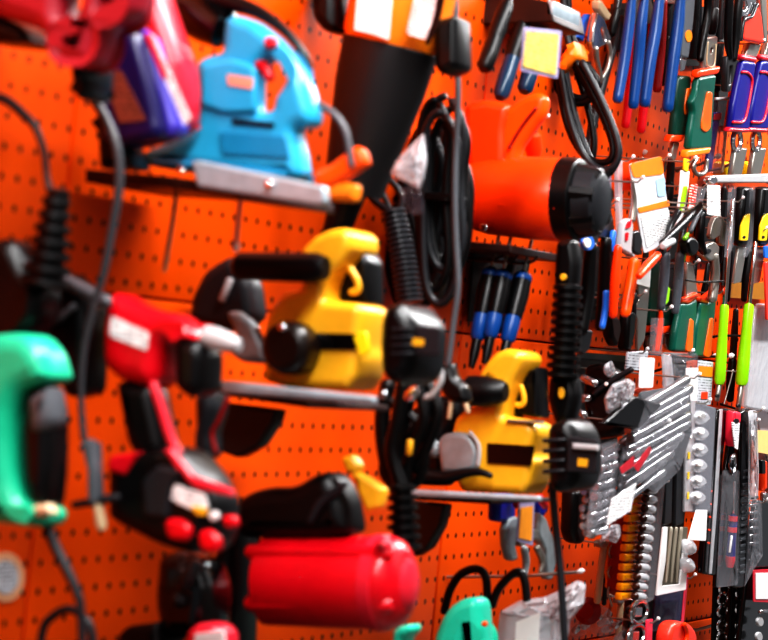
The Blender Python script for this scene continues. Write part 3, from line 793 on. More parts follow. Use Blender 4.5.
# --- coil of black cord with orange strap
f = FY(4.20)
t = T('cord_coil', 'hanging coil of black cord gathered by a wide orange strap', 'cord')
for k, pts in enumerate([[(560, 66), (570, 118), (584, 155), (600, 169), (614, 166), (619, 150), (612, 124), (598, 92), (582, 62)],
                         [(556, 66), (566, 120), (580, 150), (596, 162), (610, 160), (613, 146), (606, 122), (592, 92), (576, 62)],
                         [(564, 66), (575, 116), (590, 158), (604, 173), (612, 170), (616, 156), (606, 124), (592, 96), (574, 64)],
                         [(558, 70), (558, 88), (568, 101), (582, 103), (594, 95), (597, 80), (586, 64)],
                         [(562, 70), (563, 86), (572, 96), (583, 98), (590, 90), (591, 78), (580, 62)],
                         [(573, 60), (586, 100), (594, 140), (590, 168), (586, 190)]]):
    t.add('cord', tb(f, pts, 3.7, off=.01 * k), RUB if k % 2 else DGR)
t.add('lead', tb(f, [(572, 54), (566, 30), (562, -20)], 3.6, off=.02), DGR)
t.add('lead', tb(f, [(578, 50), (570, 26), (568, -20)], 3.6, off=.03), RUB)
t.add('strap', ex(f, [(559, 55), (581, 39), (588, 56), (560, 73)], .07, .012, off=-.008, r=3), ORL, 'wide orange strap')
t.done()

# --- black and blue screwdrivers under the heat gun
for i, (x0, y0, x1, y1) in enumerate([(492, 268, 477, 340), (504, 270, 490, 338), (524, 272, 507, 342)]):
    f = FX(.075 + .02 * i)
    t = T('screwdriver', ['leftmost black screwdriver with blue grip end under the heat gun', 'middle black screwdriver with blue grip end under the heat gun', 'rightmost black screwdriver with blue grip end under the heat gun'][i], 'screwdriver', 'black and blue screwdrivers under the heat gun')
    L = lambda u: (x0 + (x1 - x0) * u, y0 + (y1 - y0) * u)
    t.add('shaft', tb(f, [L(-.5), L(0)], 1.8), STL)
    t.add('grip', lt(f, L(0), L(.64), [(0, 5), (.08, 9), (.5, 10.5), (1, 9)]), BLK)
    t.add('collar', lt(f, L(.05), L(.14), [(0, 9), (.2, 9.6), (.8, 9.6), (1, 9)]), mat('dull_blue', '#0c4a92', .35), 'blue ring')
    t.add('grip_end', lt(f, L(.6), L(1), [(0, 8), (.4, 8.4), (.9, 7.5), (1, 5)]), mat('dull_blue', '#0c4a92', .35), 'blue grip end')
    t.add('tip', lt(f, L(1), L(1.38), [(0, 5), (.5, 5), (1, 3)]), BLK)
    t.done()
    hook(*L(-.12), f.v, ['wire hook with the leftmost blue-ended screwdriver under the heat gun', 'wire hook with the middle blue-ended screwdriver under the heat gun', 'wire hook with the rightmost blue-ended screwdriver under the heat gun'][i])

# --- black files right of the ribbed boot
for i, (pts, r_, lab) in enumerate([([(591, 246), (588, 290), (582, 332)], 7.5, 'black pliers grip with blue and white cap beside the ribbed boot'), ([(606, 240), (604, 290), (600, 328)], 6.8, 'black pliers grip with bright blue edge left of the orange pliers')]):
    f = FX(.14 - .02 * i)
    t = T('pliers', lab, 'pliers')
    t.add('grip', tb(f, pts, [r_ * .9, r_, r_ * .8]), BLK)
    t.add('head', ex(f, [(pts[0][0] - 8, pts[0][1] - 2), (pts[0][0] - 6, pts[0][1] - 26), (pts[0][0] + 3, pts[0][1] - 40), (pts[0][0] + 8, pts[0][1] - 20), (pts[0][0] + 8, pts[0][1])], .012, .003), DST)
    if i == 0:
        t.add('cap', disc(f, (589, 243), 6, .006, off=-.012, bev=.002, ry=8), HBL2); t.add('cap_face', disc(f, (588, 243), 3.4, .003, off=-.0145, bev=.001, ry=5), WHT)
        t.add('jaw', ex(f, [(580, 330), (594, 330), (590, 350), (584, 356), (579, 350)], .012, .004, r=3), BLK)
    else:
        t.add('edge', tb(f, [(606, 292), (605, 310), (602, 327)], 3.6, off=-.009), HBL2, 'bright blue edge')
        t.add('top_mark', tb(f, [(613, 232), (611, 250)], 3.5, off=-.006), HBL2)
    t.done()

# --- adjustable grip pliers
f = FX(.05)
t = T('pump_pliers', 'silver adjustable slip-joint pliers with grey grips beside the blue handles', 'pliers')
t.add('upper_jaw', ex(f, [(599, 1), (602, 0), (612, 15), (609, 21), (605, 18), (599, 9)], .014, .003, r=1.5), CRM, 'tan jaw edge')
t.add('jaw_body', ex(f, [(598, 12), (605, 18), (608, 28), (612, 38), (610, 43), (602, 47), (595, 51), (593, 43), (595, 26)], .012, .003, holes=[[(601, 29), (604, 28), (607, 39), (604, 41)]], r=1.5), SIL)
t.add('arm', tb(f, [(596, 48), (597, 60), (600, 72), (601, 82)], [3, 2.6, 2.4, 2]), STL)
t.add('arm', tb(f, [(608, 42), (610, 54), (608, 66), (602, 78)], [3, 2.6, 2.4, 2]), STL)
t.add('grip', tb(f, [(622, 18), (614, 44), (604, 78), (594, 118), (588, 152)], [4, 4.6, 5, 5, 4], off=.02), DGR)
t.add('blue_sheath', ex(f, [(588, 14), (591, 14), (584, 42), (576, 38)], .01, .003, off=.02, r=1), HBL2)
t.done()

# --- blue-handled pliers, each with two dipped handles
def dip_pliers(label, X, h1, h2, m, r, group, headm=STL):
    f = FX(X)
    t = T('pliers', label, 'pliers', group)
    for h in (h1, h2): t.add('handle', tb(f, h, [r * .75] + [r] * (len(h) - 2) + [r * .92]), m)
    a, b = h1[0], h2[0]; cx = (a[0] + b[0]) / 2; cy = min(a[1], b[1])
    t.add('joint', ex(f, [(a[0] - 3, cy + 4), (b[0] + 3, cy + 4), (cx + 9, cy - 16), (cx + 6, cy - 26), (cx - 6, cy - 26), (cx - 9, cy - 16)], .012, .003, off=-.004, r=3), headm)
    t.add('pivot', disc(f, (cx, cy - 12), 4, .003, off=-.007, bev=.001), SIL)
    t.add('jaw', ex(f, [(cx - 6, cy - 24), (cx - 1, cy - 24), (cx + 1, cy - 58), (cx - 2, cy - 58)], .010, .002, off=-.003, r=1), headm)
    t.add('jaw', ex(f, [(cx + .5, cy - 24), (cx + 6, cy - 24), (cx + 5, cy - 56), (cx + 2, cy - 58)], .010, .002, off=-.003, r=1), headm)
    t.done(); return (cx, cy)
c = dip_pliers('blue-dipped pliers nearest the slip-joint pliers in the top row', .12, [(632, -6), (629, 24), (624, 62), (617.5, 100)], [(645, -6), (641, 26), (638, 62), (633, 106)], HBL, 5.9, 'dipped-handle pliers on the top row')
hook(c[0], c[1] - 14, .12, 'wire hook holding the blue pliers nearest the slip-joint pliers')
c = dip_pliers('blue-dipped pliers next to the grey-handled knife in the top row', .12, [(660, -6), (656, 26), (650, 62), (644.5, 104)], [(681, -8), (678, 24), (673, 62), (667.5, 109)], HBL, 6.3, 'dipped-handle pliers on the top row')
hook(c[0], c[1] - 14, .12, 'wire hook holding the blue pliers next to the knife')
dip_pliers('dark red-dipped pliers half hidden behind the left blue pliers', .06, [(636, 20), (634, 60), (630, 90), (625.5, 126)], [(652, 20), (650, 60), (645, 95), (641, 131)], RED, 4.8, 'dipped-handle pliers on the top row')
dip_pliers('dark red-dipped pliers almost hidden between the right blue handles', .05, [(664, 0), (662, 30), (660, 60), (657, 90)], [(676, 0), (674, 30), (671, 60), (668, 86)], DRED, 4.8, 'dipped-handle pliers on the top row')

# --- knife and dark grips
f = FX(.12)
t = T('utility_knife', 'grey flat-handled tool with an orange dot next to the blue pliers', 'knife')
t.add('handle', ex(f, [(687, -30), (698, -30), (694, 20), (689, 59), (681, 57), (683, 30)], .016, .004, r=2), GRY)
t.add('orange_dot', disc(f, (689, 36), 3.3, .001, off=-.0012, bev=0, ry=6), ORL, 'orange dot')
t.add('tip', ex(f, [(681, 58), (687, 60), (685, 70), (681, 72)], .006, .002, r=1), SIL)
t.add('rear_grip', ex(f, [(698, -30), (702, -30), (697, 30), (692, 60), (690, 58), (695, 20)], .02, .004, off=.006, r=1), BLK)
t.done()
f = FX(.10)
t = T('pliers', 'black smooth-handled pliers behind the knife', 'pliers')
t.add('handle', tb(f, [(708, -30), (708, 10), (703, 40), (700, 60)], [4, 4.5, 4, 3.5]), BLK)
t.add('handle', tb(f, [(698, -30), (698, 10), (697, 40), (695, 58)], [3.5, 4, 3.5, 3], off=.015), DGR)
t.done()

def snips(label, X, blade, top, grip, bot, inlay, ring, m=GRN, extra=None):
    f = FX(X)
    t = T('tin_snips', label, 'snips', 'green-handled snips')
    g = t.add('grip', ex(f, grip, .014, .0055, r=3, res=3), m)
    if top: t.add('collar', ex(f, top, .016, .004, off=-.001, r=1.5), ORG2, 'orange collar')
    if bot: t.add('collar', ex(f, bot, .016, .004, off=-.001, r=1.5), ORL if m is GRN else ORG2, 'orange collar')
    if inlay: t.add('inlay', ex(f, inlay, .004, .002, off=-.0025, r=4), INL, 'orange inlay', under=g)
    if blade: t.add('blade', ex(f, blade, .008, .002, off=.006, holes=ring[1] if ring and ring[0] == 'hole' else [], r=2), STL)
    for name, gg, mm in (extra or []): t.add(name, gg, mm)
    t.done()
f = FX(.11)
snips('green grip with orange inlay and silver plate above it in the top row', .11, [(706, 38), (718, 36), (716, 68), (703, 70)], [(700, 70), (721, 66), (719, 74), (699, 78)],
      [(700, 77), (717, 74), (715, 92), (714, 110), (712, 149), (690, 150), (692, 130), (695, 112), (693, 102), (698, 90)], [(689, 150), (712, 147), (710, 154), (688, 158)],
      [(708, 91), (713, 92), (712, 112), (711, 128), (707, 133), (702, 130), (702, 122)], ('hole', [[(711, 48), (714, 48), (713, 53), (710, 53)]]),
      extra=[('lower_ring', tb(FX(.11), [(697, 158), (693, 166), (697, 174), (705, 172), (707, 160)], 2.4, off=.01), STL), ('plate_rib', tb(FX(.11), [(708, 42), (707, 64), (714, 65), (716, 44)], .8, off=.003), CRM)])
snips('narrow dark green grip between the blue pliers and the wide green grip', .09, [(674, 142), (680, 142), (676, 160), (672, 160)], None,
      [(680, 76), (692, 76), (690, 100), (688, 120), (686, 137), (674, 137), (677, 112), (677, 100)], [(673, 135), (686, 134), (683, 142), (671, 142)],
      [(688, 88), (692, 88), (689, 108), (686, 117), (685, 108)], None, m=DGN)

# --- black circlip pliers, blue and red pliers, red-headed tool
f = FX(.16)
t = T('pliers', 'slim black-handled pliers hanging beside the red plastic head', 'pliers')
t.add('handle', tb(f, [(731, -30), (729, 10), (728, 40), (730, 58)], [5, 4.6, 4.2, 3]), BLK)
t.add('handle', tb(f, [(742, -20), (738, 10), (736, 40), (734, 60)], [5, 4.6, 4.2, 3]), RUB)
t.add('nose', ex(f, [(728, 56), (737, 56), (734, 78), (731, 92), (727, 92), (727, 74)], .012, .003, holes=[[(730, 66), (733, 66), (731, 84), (729, 84)]], r=1.5), DST)
t.done()
f = FX(.14)
t = T('cable_cutter', 'cutter with broad red plastic head and steel jaw in the top right corner', 'cutter')
t.add('plastic_head', ex(f, [(757, 2), (762, 14), (765, 44), (743, 40), (745, 18)], .016, .005, r=3), mat('coral_plastic', '#f2402c', .3))
t.add('jaw', ex(f, [(741, -20), (752, -20), (757, 2), (752, 15), (744, 18), (739, 12)], .01, .003, holes=[[(740.5, 2), (746, 0), (748, 8), (743, 10)]], r=2), SIL)
t.add('jaw_edge', tb(f, [(757, 4), (752, 16), (744, 20), (741, 40)], 2, off=-.004), DST)
t.add('side_plate', ex(f, [(760, -20), (767, -20), (768, 42), (765, 44), (762, 14)], .012, .003, off=.004, r=1), STL)
t.done()
def royal(label, X, dx):
    f = FX(X); D = lambda P: [(a + dx, b) for a, b in P]
    t = T('pliers', label, 'pliers', 'royal blue and red pliers at the right edge')
    g = t.add('grip', ex(f, D([(744, 60), (757, 62), (754, 80), (752, 100), (750, 130), (732, 129), (735, 104), (739, 84)]), .014, .0055, r=3, res=3), HBR)
    t.add('top_collar', ex(f, D([(743, 54), (758, 57), (757, 63), (743, 60)]), .016, .005, off=-.001, r=2), RED2, 'red collar')
    t.add('bottom_collar', ex(f, D([(732, 127), (750, 128), (750, 133), (731, 132)]), .016, .005, off=-.001, r=1.5), RED2, 'red collar')
    t.add('red_stripe', tb(f, D([(742, 72), (748, 73), (752, 80), (750, 96), (746, 116), (742, 122), (733, 122)]), 1.5, off=-.001), RED2, 'red stripe', under=g)
    t.add('joint', ex(f, D([(750, 42), (762, 44), (757, 58), (746, 56)]), .012, .003, off=.006, r=2), STL)
    t.add('pivot_ring', tube3([V((X - .012, 0, 0)) + V((0, FX(X).p(743 + dx, 141).y, FX(X).p(743 + dx, 141).z)) + V((0, .024 * math.cos(w), .019 * math.sin(w))) for w in [2 * math.pi * k / 20 for k in range(21)]], .0052, 8), SIL)
    t.add('shank', ex(f, D([(737, 148), (748, 148), (742, 176), (733, 176)]), .012, .003, off=.008, r=1), STL)
    t.done()
royal('royal blue pliers grip with red stripe, nearer the green snips', .13, 0)
royal('royal blue pliers grip with red stripe, cut by the right edge', .13, 19)
# scissors' yellow bit
for k, (x, lab) in enumerate([(725, 'left yellow and black plastic end above the hook rail'), (747, 'right yellow and black plastic end above the hook rail')]):
    t = T('plastic_grip', lab, 'grip')
    t.add('case', ex(FX(.05), [(x - 3, 163), (x + 6, 161), (x + 7, 178), (x - 4, 180)], .03, .006, r=2), YEL2)
    t.add('band', ex(FX(.05), [(x + 6, 160), (x + 12, 164), (x + 13, 180), (x + 7, 180)], .03, .006, r=2), BLK)
    t.done()
# --- clear packet with screwdriver behind green snips
f = FX(.09)
t = T('screwdriver_packet', 'blue and clear narrow packet between green snips and royal blue pliers', 'packet')
t.add('blue_strip', ex(f, [(715, 112), (721, 112), (712, 170), (706, 170)], .006, .002, r=1), mat('deep_blue', '#101c86', .3))
t.add('red_band', ex(f, [(715, 114), (722, 113), (721, 120), (714, 120)], .002, .0005, off=-.002, r=.5), RED)
t.add('clear_cover', ex(f, [(714, 98), (731, 98), (722, 174), (706, 174)], .012, .003, off=-.006, r=1), FLD)
t.add('header_clip', tb(f, [(716, 99), (730, 98)], 1.6, off=-.008), LGR)
t.done()
t = T('screwdriver', 'orange slim screwdriver handle beside the blue packet', 'screwdriver')
t.add('handle', tb(FX(.08), [(732, 84), (730, 104), (726, 130)], 3), ORG2)
t.add('shaft', tb(FX(.08), [(726, 130), (722, 172)], 1.6), CRM)
t.done()

# --- hook rail and hooks
rf = FX(.2)
t = T('hook_rail', 'white metal rail with hooks running to the right edge', 'rail')
t.add('bar', ex(FX(.19), [(712, 176), (768, 174), (790, 173), (790, 181), (768, 183), (712, 183)], .012, .003, r=1.5), LGR)
t.add('end_plug', disc(FX(.195), (714, 180), 4, .012, off=-.002), CHR)
t.add('holder', ex(FX(.18), [(712, 183), (790, 182), (790, 189), (714, 188)], .01, .002, r=1), FLD)
t.done()
hook2((664, 172), (666, 161), 1.4, 'short wire hook above the orange and white card', STL, ball=2.6)
hook2((643, 158), (641, 153), 1.2, 'short wire hook left above the orange and white card', STL, ball=2.6)
hook2((676, 171), (715, 157), 1.5, 'long wire hook with white tip under the wide green grip', STL, ball=3, bend=2)
hook2((700, 172), (733, 163), 1.5, 'wire hook with white tip above the hook rail', STL, ball=2.6, bend=2)
hook2((668, 170), (690, 167), 2.0, 'wire hook with fat white tip beside the lime packet', STL, ball=4)
t = T('price_tag', 'blank white price tag hanging from the hook rail', 'price tag')
t.add('tag', ex(FX(.2), [(708, 185), (720.5, 185.5), (720.5, 216), (707.4, 215)], .0015, .0004, r=.8), PRW)
t.done()

# --- orange and white card pack, orange pliers
f = FX(.12)
t = T('blister_card', 'white card with orange header and stripe hanging under a hook', 'card')
b = t.add('card', ex(f, [(630, 164), (662, 156), (665, 185), (672, 232), (657, 248), (644, 254)], .003, .0008, r=3), mat('pale_card', '#d2d2d6', .45))
t.add('header', ex(f, [(630, 164), (662, 156), (664, 174), (634, 178)], .001, 0, off=-.0013, r=3), ORL, 'orange header', under=b)
t.add('stripe', ex(f, [(638, 208), (669, 200), (670, 206), (639.5, 213)], .001, 0, off=-.0013, r=.8), ORL, 'orange stripe', under=b)
t.add('picture', ex(f, [(656, 179), (665, 177), (666, 196), (658, 197)], .001, 0, off=-.0013, r=2), mat('pale_blue', '#a9cbe0', .4), under=b)
t.add('print', ex(f, [(641, 216), (669, 209), (671, 230), (647, 248)], .001, 0, off=-.0013, r=2), PRW, under=b)
t.done()
f = FX(.10)
t = T('blister_card', 'clear-edged orange card hanging left of the white card', 'card')
t.add('card', ex(f, [(616, 164), (631, 160), (632, 190), (618, 192)], .003, .0008, r=1.5), ORG2)
t.add('clear_edge', ex(f, [(618, 160), (623, 160), (623, 244), (620, 244)], .008, .002, off=-.004, r=1), FLM2)
t.add('blue_packet', ex(f, [(601, 174), (612, 172), (612, 206), (608, 214), (602, 200)], .008, .002, off=.01, r=1), mat('pale_lilac', '#d4d4f0', .4))
t.done()
f = FX(.145)
t = T('pliers', 'orange-handled pliers with white and red head beside the white card', 'pliers')
t.add('handle', tb(f, [(618, 247), (615, 280), (613, 316)], [4, 5, 4.2]), ORG2)
t.add('handle', tb(f, [(634, 261), (631, 282), (625, 314)], [5.5, 6, 5.5], off=-.006), ORG)
t.add('head', ex(f, [(626, 222), (632, 218), (634, 226), (632, 250), (636, 258), (622, 250)], .014, .004, off=.004, r=2), LGR)
t.add('red_patch', ex(f, [(628, 222), (632, 219), (631, 227), (626, 229)], .002, .0005, off=.0018, r=1), RED)
t.add('red_patch', ex(f, [(626, 233), (629, 232), (628, 241), (626, 241)], .002, .0005, off=.0018, r=1), RED)
t.add('jaw', ex(f, [(634, 232), (640, 230), (643, 240), (641, 256), (634, 252)], .01, .003, off=.012, r=2), DST)
t.add('nose', tb(f, [(632, 220), (634, 200), (632, 180)], [4, 3, 1.6], off=.012), STL)
t.done()
t = T('pliers', 'orange slanted handle with black collar in front of the white card', 'pliers')
t.add('handle', tb(FX(.18), [(639, 276), (650, 263), (660, 253)], [4, 5, 4]), ORG2)
t.add('collar', tb(FX(.18), [(658, 255), (662, 250)], 5), BLK)
t.add('end', tb(FX(.18), [(661, 251), (667, 245)], [4.5, 5]), ORG2)
t.add('shaft', tb(FX(.18), [(662, 243), (678, 228), (692, 214), (701, 204)], [3.4, 4.4, 4.6, 3]), BLK)
t.add('steel_tip', tb(FX(.18), [(663, 246), (673, 241)], [4, 3.4], off=-.008), LGR)
t.done()

# --- knives under the orange pliers
f = FX(.08)
t = T('pruning_knife', 'curved grey steel blade below the white card', 'knife')
t.add('blade', ex(f, [(644, 276), (650, 286), (648, 312), (645, 340), (638, 352), (638, 320), (634, 310), (640, 300), (638, 286)], .006, .002, r=2), STL)
t.add('paper_sleeve', ex(f, [(645, 262), (652, 256), (650, 288), (636, 284)], .004, .001, off=-.004, r=1), WHT)
t.add('black_grip', ex(f, [(638, 284), (647, 286), (646, 300), (634, 312)], .014, .004, off=.002, r=2), BLK)
t.done()
for k, (pts, lab) in enumerate([([(605, 315), (620, 318), (622, 330), (616, 348), (609, 338)], 'left black curved grip end under the orange pliers'), ([(626, 312), (637, 312), (635, 334), (628, 352), (622, 350)], 'right black curved grip end under the orange pliers')]):
    t = T('knife', lab, 'knife')
    t.add('grip', ex(FX(.09), pts, .02, .006, r=3), BLK)
    t.add('tang', tb(FX(.09), [(pts[0][0] + 8, pts[0][1] + 2), (pts[0][0] + 9, pts[0][1] - 18)], 2.4, off=.006), DST)
    t.done()

# --- grey wrapped grips with lime inlay
for k, (pts, inl, lab) in enumerate([([(666, 254), (664, 280), (661, 308)], [(667, 284), (671, 288), (669, 303), (665, 307), (663, 304)], 'left grey wrapped grip with lime side patch'),
                                   ([(680, 254), (678, 282), (675, 312)], [(682, 252), (688, 252), (685, 264), (681, 262)], 'right grey wrapped grip with lime top patch')]):
    f = FX(.13)
    t = T('pliers', lab, 'pliers', 'grey and lime pliers')
    g = t.add('grip', tb(f, pts, [4.6, 5.2, 4]), mat('slate_rubber', '#50545c', .4, bump=.5, scale=300))
    t.add('lime_patch', ex(f, inl, .012, .004, off=-.004, r=2), LIM, under=g)
    t.add('shank', tb(f, [(pts[0][0], pts[0][1]), (pts[0][0] + 4, pts[0][1] - 26), (pts[0][0] + 12, pts[0][1] - 42)], [3.6, 3.4, 4]), DST)
    t.done()
t = T('pruner', 'black pruner head with lime patches under the white price tag', 'pruner')
t.add('head', ex(FX(.15), [(682, 242), (690, 236), (699, 240), (700, 250), (693, 257), (686, 254)], .02, .006, r=3), BLK)
t.add('lime_patch', ex(FX(.15), [(685, 238), (690, 232), (689, 238), (686, 241)], .006, .002, off=-.003, r=1), LIM)
t.add('steel_arm', tb(FX(.15), [(690, 232), (697, 216), (702, 208)], [2.6, 3, 2.4]), GRY)
t.done()
f = FX(.11)
t = T('blister_strip', 'narrow white and lime strip packet left of the orange card', 'packet')
t.add('strip', ex(f, [(683, 170), (690, 171), (688, 196), (680, 232), (677, 228), (681, 196)], .006, .002, r=1), WHT)
t.add('lime_band', ex(f, [(684, 186), (688, 186), (685, 204), (680, 214), (682, 198)], .002, .0005, off=-.002, r=.8), LIM)
t.add('lime_top', ex(f, [(685, 158), (690, 160), (688, 172), (684, 170)], .003, .0005, off=-.002, r=.8), YEL2)
t.done()
t = T('blister_strip', 'red-orange card strip with fine white print beside the lime packet', 'packet')
t.add('strip', ex(FX(.12), [(692, 185), (698, 184), (695, 208), (690, 212), (689, 210)], .004, .001, r=1.2), PRR)
t.add('clear_pocket', ex(FX(.12), [(698, 186), (708, 187), (702, 206), (695, 208)], .01, .003, off=-.003, r=2), FLM)
t.done()

# --- big cutters with green grips in the middle row
f = FX(.12)
t = T('wire_cutter', 'steel wire cutter head above the green grips under the white tag', 'cutter')
t.add('jaw', ex(f, [(716, 217), (722, 215), (722, 226), (720, 236), (713, 240), (711, 236), (713, 224)], .010, .002, r=2), STL)
t.add('jaw', ex(f, [(722, 215), (727, 222), (729, 234), (725, 247), (721, 244), (722, 228)], .012, .004, off=.002, r=2), STL)
t.add('pivot_plate', ex(f, [(708, 244), (715, 241), (720, 246), (719, 258), (711, 262), (704, 256)], .016, .004, off=-.003, r=2), STL)
t.add('pivot_bolt', disc(f, (709, 251), 2.6, .004, off=-.006, bev=.001), DST)
t.add('leg', tb(f, [(714, 256), (715, 276), (712, 300)], [5, 5, 5]), STL)
t.add('leg', tb(f, [(702, 214), (700, 240), (704, 252)], [4, 5, 4]), BLK)
t.add('spring_wire', tb(f, [(686, 280), (700, 282), (724, 281)], 1.1, off=-.01), BLK)
t.done()
snips('left teal-green grip with orange lip in the middle row', .11, [(688, 262), (693, 262), (699, 298), (686, 300)], [(682, 297), (687, 299), (698, 292), (699, 297), (690, 304), (682, 303)],
      [(682, 303), (690, 304), (698, 298), (696, 330), (695, 352), (674, 352), (677, 330), (680, 316)], None, [(691, 318), (694, 320), (693, 352), (686, 352)], None)
snips('right teal-green grip with orange lip beside the lime handles', .11, None, [(701, 297), (706, 298), (716, 290), (717.5, 296), (709, 304), (701, 302)],
      [(701, 302), (709, 303), (717, 297), (714, 330), (711, 358), (694, 357), (697, 326), (700, 314)], None, [(711, 318), (714, 318), (711, 358), (704, 357)], None)
snips('dark green grip end with orange collar and steel ring left of the teal grips', .09, [(667, 334), (677, 332), (676, 348), (669, 351), (666, 344)], None,
      [(665, 308), (677, 306), (677, 326), (663, 328)], [(663, 327), (677, 323), (677, 330), (663, 335)], None, ('hole', [[(669, 337), (674, 336), (673, 345), (670, 346)]]), m=DGN)
snips('dark green grip behind the grey wrapped grip', .06, [(649, 336), (656, 334), (654, 346), (649, 347)], None, [(652, 262), (660, 262), (658, 300), (656, 326), (648, 327), (650, 300)],
      [(648, 326), (657, 323), (656, 331), (648, 333)], None, None, m=DGN)
t = T('screwdriver', 'slim orange screwdriver in a clear sleeve below the grey grips', 'screwdriver')
t.add('handle', tb(FX(.13), [(661, 309), (660, 325), (657, 350)], [2, 3, 2.6]), ORG2)
t.add('sleeve', ex(FX(.13), [(655, 318), (665, 318), (662, 356), (653, 356)], .008, .002, off=-.006, r=1), FLM)
t.done()

# --- yellow and black snips at the right edge
for k, (dx, lab) in enumerate([(0, 'black grip with yellow inlay left of its twin at the right edge'), (19, 'black grip with yellow inlay cut by the right edge')]):
    D = lambda P: [(a + dx, b) for a, b in P]
    f = FX(.14)
    t = T('chisel', lab, 'chisel', 'black and yellow grips at the right edge')
    g = t.add('grip', ex(f, D([(742, 187), (755, 187), (753, 215), (750, 243), (745, 247), (737, 246), (735, 242), (738, 222)]), .024, .008, r=3, res=3), BLK)
    i_ = t.add('yellow_inlay', ex(f, D([(750.5, 213), (748, 241), (740.5, 241), (741.5, 226), (745, 216)]), .004, .0015, off=-.003, r=1.6), YEL2, 'yellow inlay', under=g)
    t.add('hang_hole', disc(f, (744.5 + dx, 237), 1.3, .001, off=-.0042, bev=0), BLK)
    t.add('blade', ex(f, D([(739, 247), (747, 247), (741, 282), (734, 284)]), .006, .001, off=.008, r=1), STL)
    t.add('clear_cover', ex(f, D([(732, 188), (737, 186), (734, 246), (728, 258)]), .008, .002, off=-.002, r=1), FLM)
    t.done()

# --- lime handled screwdrivers
for k, (A, B, up, dn, lab) in enumerate([((724.6, 305), (719.4, 384), (733, 200), (717, 400), 'left screwdriver with lime green handle'), ((749, 304), (741.2, 385), (757, 230), (738, 410), 'right screwdriver with lime green handle')]):
    f = FX(.13)
    t = T('screwdriver', lab + (' beside the teal grip' if k == 0 else ' nearer the right edge'), 'screwdriver', 'lime screwdrivers')
    r_ = 4.6 + .6 * k
    t.add('handle', lt(f, A, B, [(0, r_ * .8), (.03, r_), (.3, r_ * .98), (.7, r_ * 1.22), (.95, r_ * 1.25), (1, r_ * .9)]), LIM)
    t.add('shaft', tb(f, [up, A], 2.4), CHR)
    t.add('end_ring', tb(f, [B, dn], [2.6, 2.6]), STL)
    t.add('hang_hole', disc(f, (dn[0] + 1, dn[1] - 4), 1.8, .003, off=-.006, bev=.001), BLK)
    t.done()
hook2((680, 340), (750, 336), 1.2, 'long dark hook crossing in front of both lime handles', DST, ball=None, bend=-2)
hook2((672, 362), (728, 356.5), 1.3, 'dark hook with white tip crossing the left lime handle', DST, ball=2.6, bend=-2)
hook2((682, 360), (712, 356), 1.1, 'short dark hook with white tip left of the lime handles', DST, ball=2)
t = T('chain', 'thin hanging wire between the two lime handles', 'wire')
t.add('wire', tb(FX(.1), [(733, 370), (729, 386), (724, 404)], .8), STL)
t.add('loop', tb(FX(.1), [(725, 371), (733, 371), (736, 372)], .6), STL)
t.done()

# --- right edge packages
t = T('blister_pack', 'tall milky plastic packet at the right edge behind the lime handles', 'packet')
t.add('tray', ex(FX(.10), [(760, 304), (790, 304), (790, 560), (752, 418), (748, 408)], .02, .005, r=2), mat('lilac_tray', '#b8b0b8', .35))
t.add('cover', ex(FX(.12), [(757, 306), (790, 304), (790, 415), (746, 408)], .012, .004, r=3), FLM2)
t.add('yellow_label', ex(FX(.122), [(757, 430), (790, 432), (790, 458), (756, 452)], .001, 0, r=1), mat('cream_label', '#f4d48a', .4))
t.done()
t = T('blister_card', 'red and blue card strip cut by the right edge', 'card')
t.add('red_strip', ex(FX(.145), [(765, 262), (790, 262), (790, 322), (767, 320)], .004, .001, r=1), mat('tomato', '#ec3c30', .4))
t.add('blue_strip', ex(FX(.145), [(765, 246), (790, 246), (790, 262), (765, 258)], .004, .001, r=1), HBL2)
t.done()
t = T('amber_label', 'amber price strip behind the chrome shafts', 'label')
t.add('strip', ex(FX(.015), [(731, 283), (768, 282), (768, 300), (730, 298)], .002, .0005, r=.5), mat('dull_amber', '#a8701c', .4))
t.done()
t = T('screwdriver', 'orange and black handle low at the right edge', 'screwdriver')
t.add('handle', ex(FX(.12), [(761, 462), (768, 460), (768, 490), (761, 492)], .02, .006, r=2), ORG2)
t.add('grip', ex(FX(.13), [(762, 460), (766, 460), (766, 474), (762, 474)], .01, .003, r=1), BLK)
t.add('steel_end', tb(FX(.12), [(764, 494), (764, 512)], 4), SIL)
t.done()
hook2((720, 404), (768, 413), 1.2, 'bent dark hook leading to the right edge', DST, bend=3)

# ================================================================== silver pliers with orange tag under the right saw
hook2((447, 577), (577, 572), 1.7, 'long grey hook with white tip below the right saw shelf', STL, ball=2.6, bend=2)
f = FX(.15)
t = T('pliers', 'silver pliers with blue and red grips and an orange tag under the right saw', 'pliers')
for k, (h, m) in enumerate([([(494, 494), (517, 494), (515, 524), (493, 522)], mat('tag_blue', '#0a2aa0', .3)), ([(536, 500), (548, 500), (549, 508), (541, 518), (536, 514)], mat('tag_blue', '#0a2aa0', .3))]):
    t.add('grip', ex(f, h, .02, .006, off=.004 + .004 * k, r=2), m)
t.add('red_grip', tb(f, [(515, 497), (516, 506)], 3.4, off=-.004), RED)
t.add('red_grip', tb(f, [(540, 497), (545, 506)], 4, off=-.004), RED)
t.add('jaw', ex(f, [(511, 518), (519, 516), (520, 530), (516, 545), (519, 560), (512, 562), (508, 548), (507, 530)], .014, .004, r=3), ALY)
t.add('jaw', ex(f, [(519, 520), (537, 530), (545, 524), (552, 530), (558, 548), (552, 556), (545, 546), (536, 540), (522, 548)], .016, .005, off=.004, r=3), STL)
t.add('jaw', ex(f, [(540, 512), (547, 518), (556, 546), (558, 556), (553, 580), (548, 580), (547, 552), (540, 536)], .014, .004, off=.002, r=3), ALY)
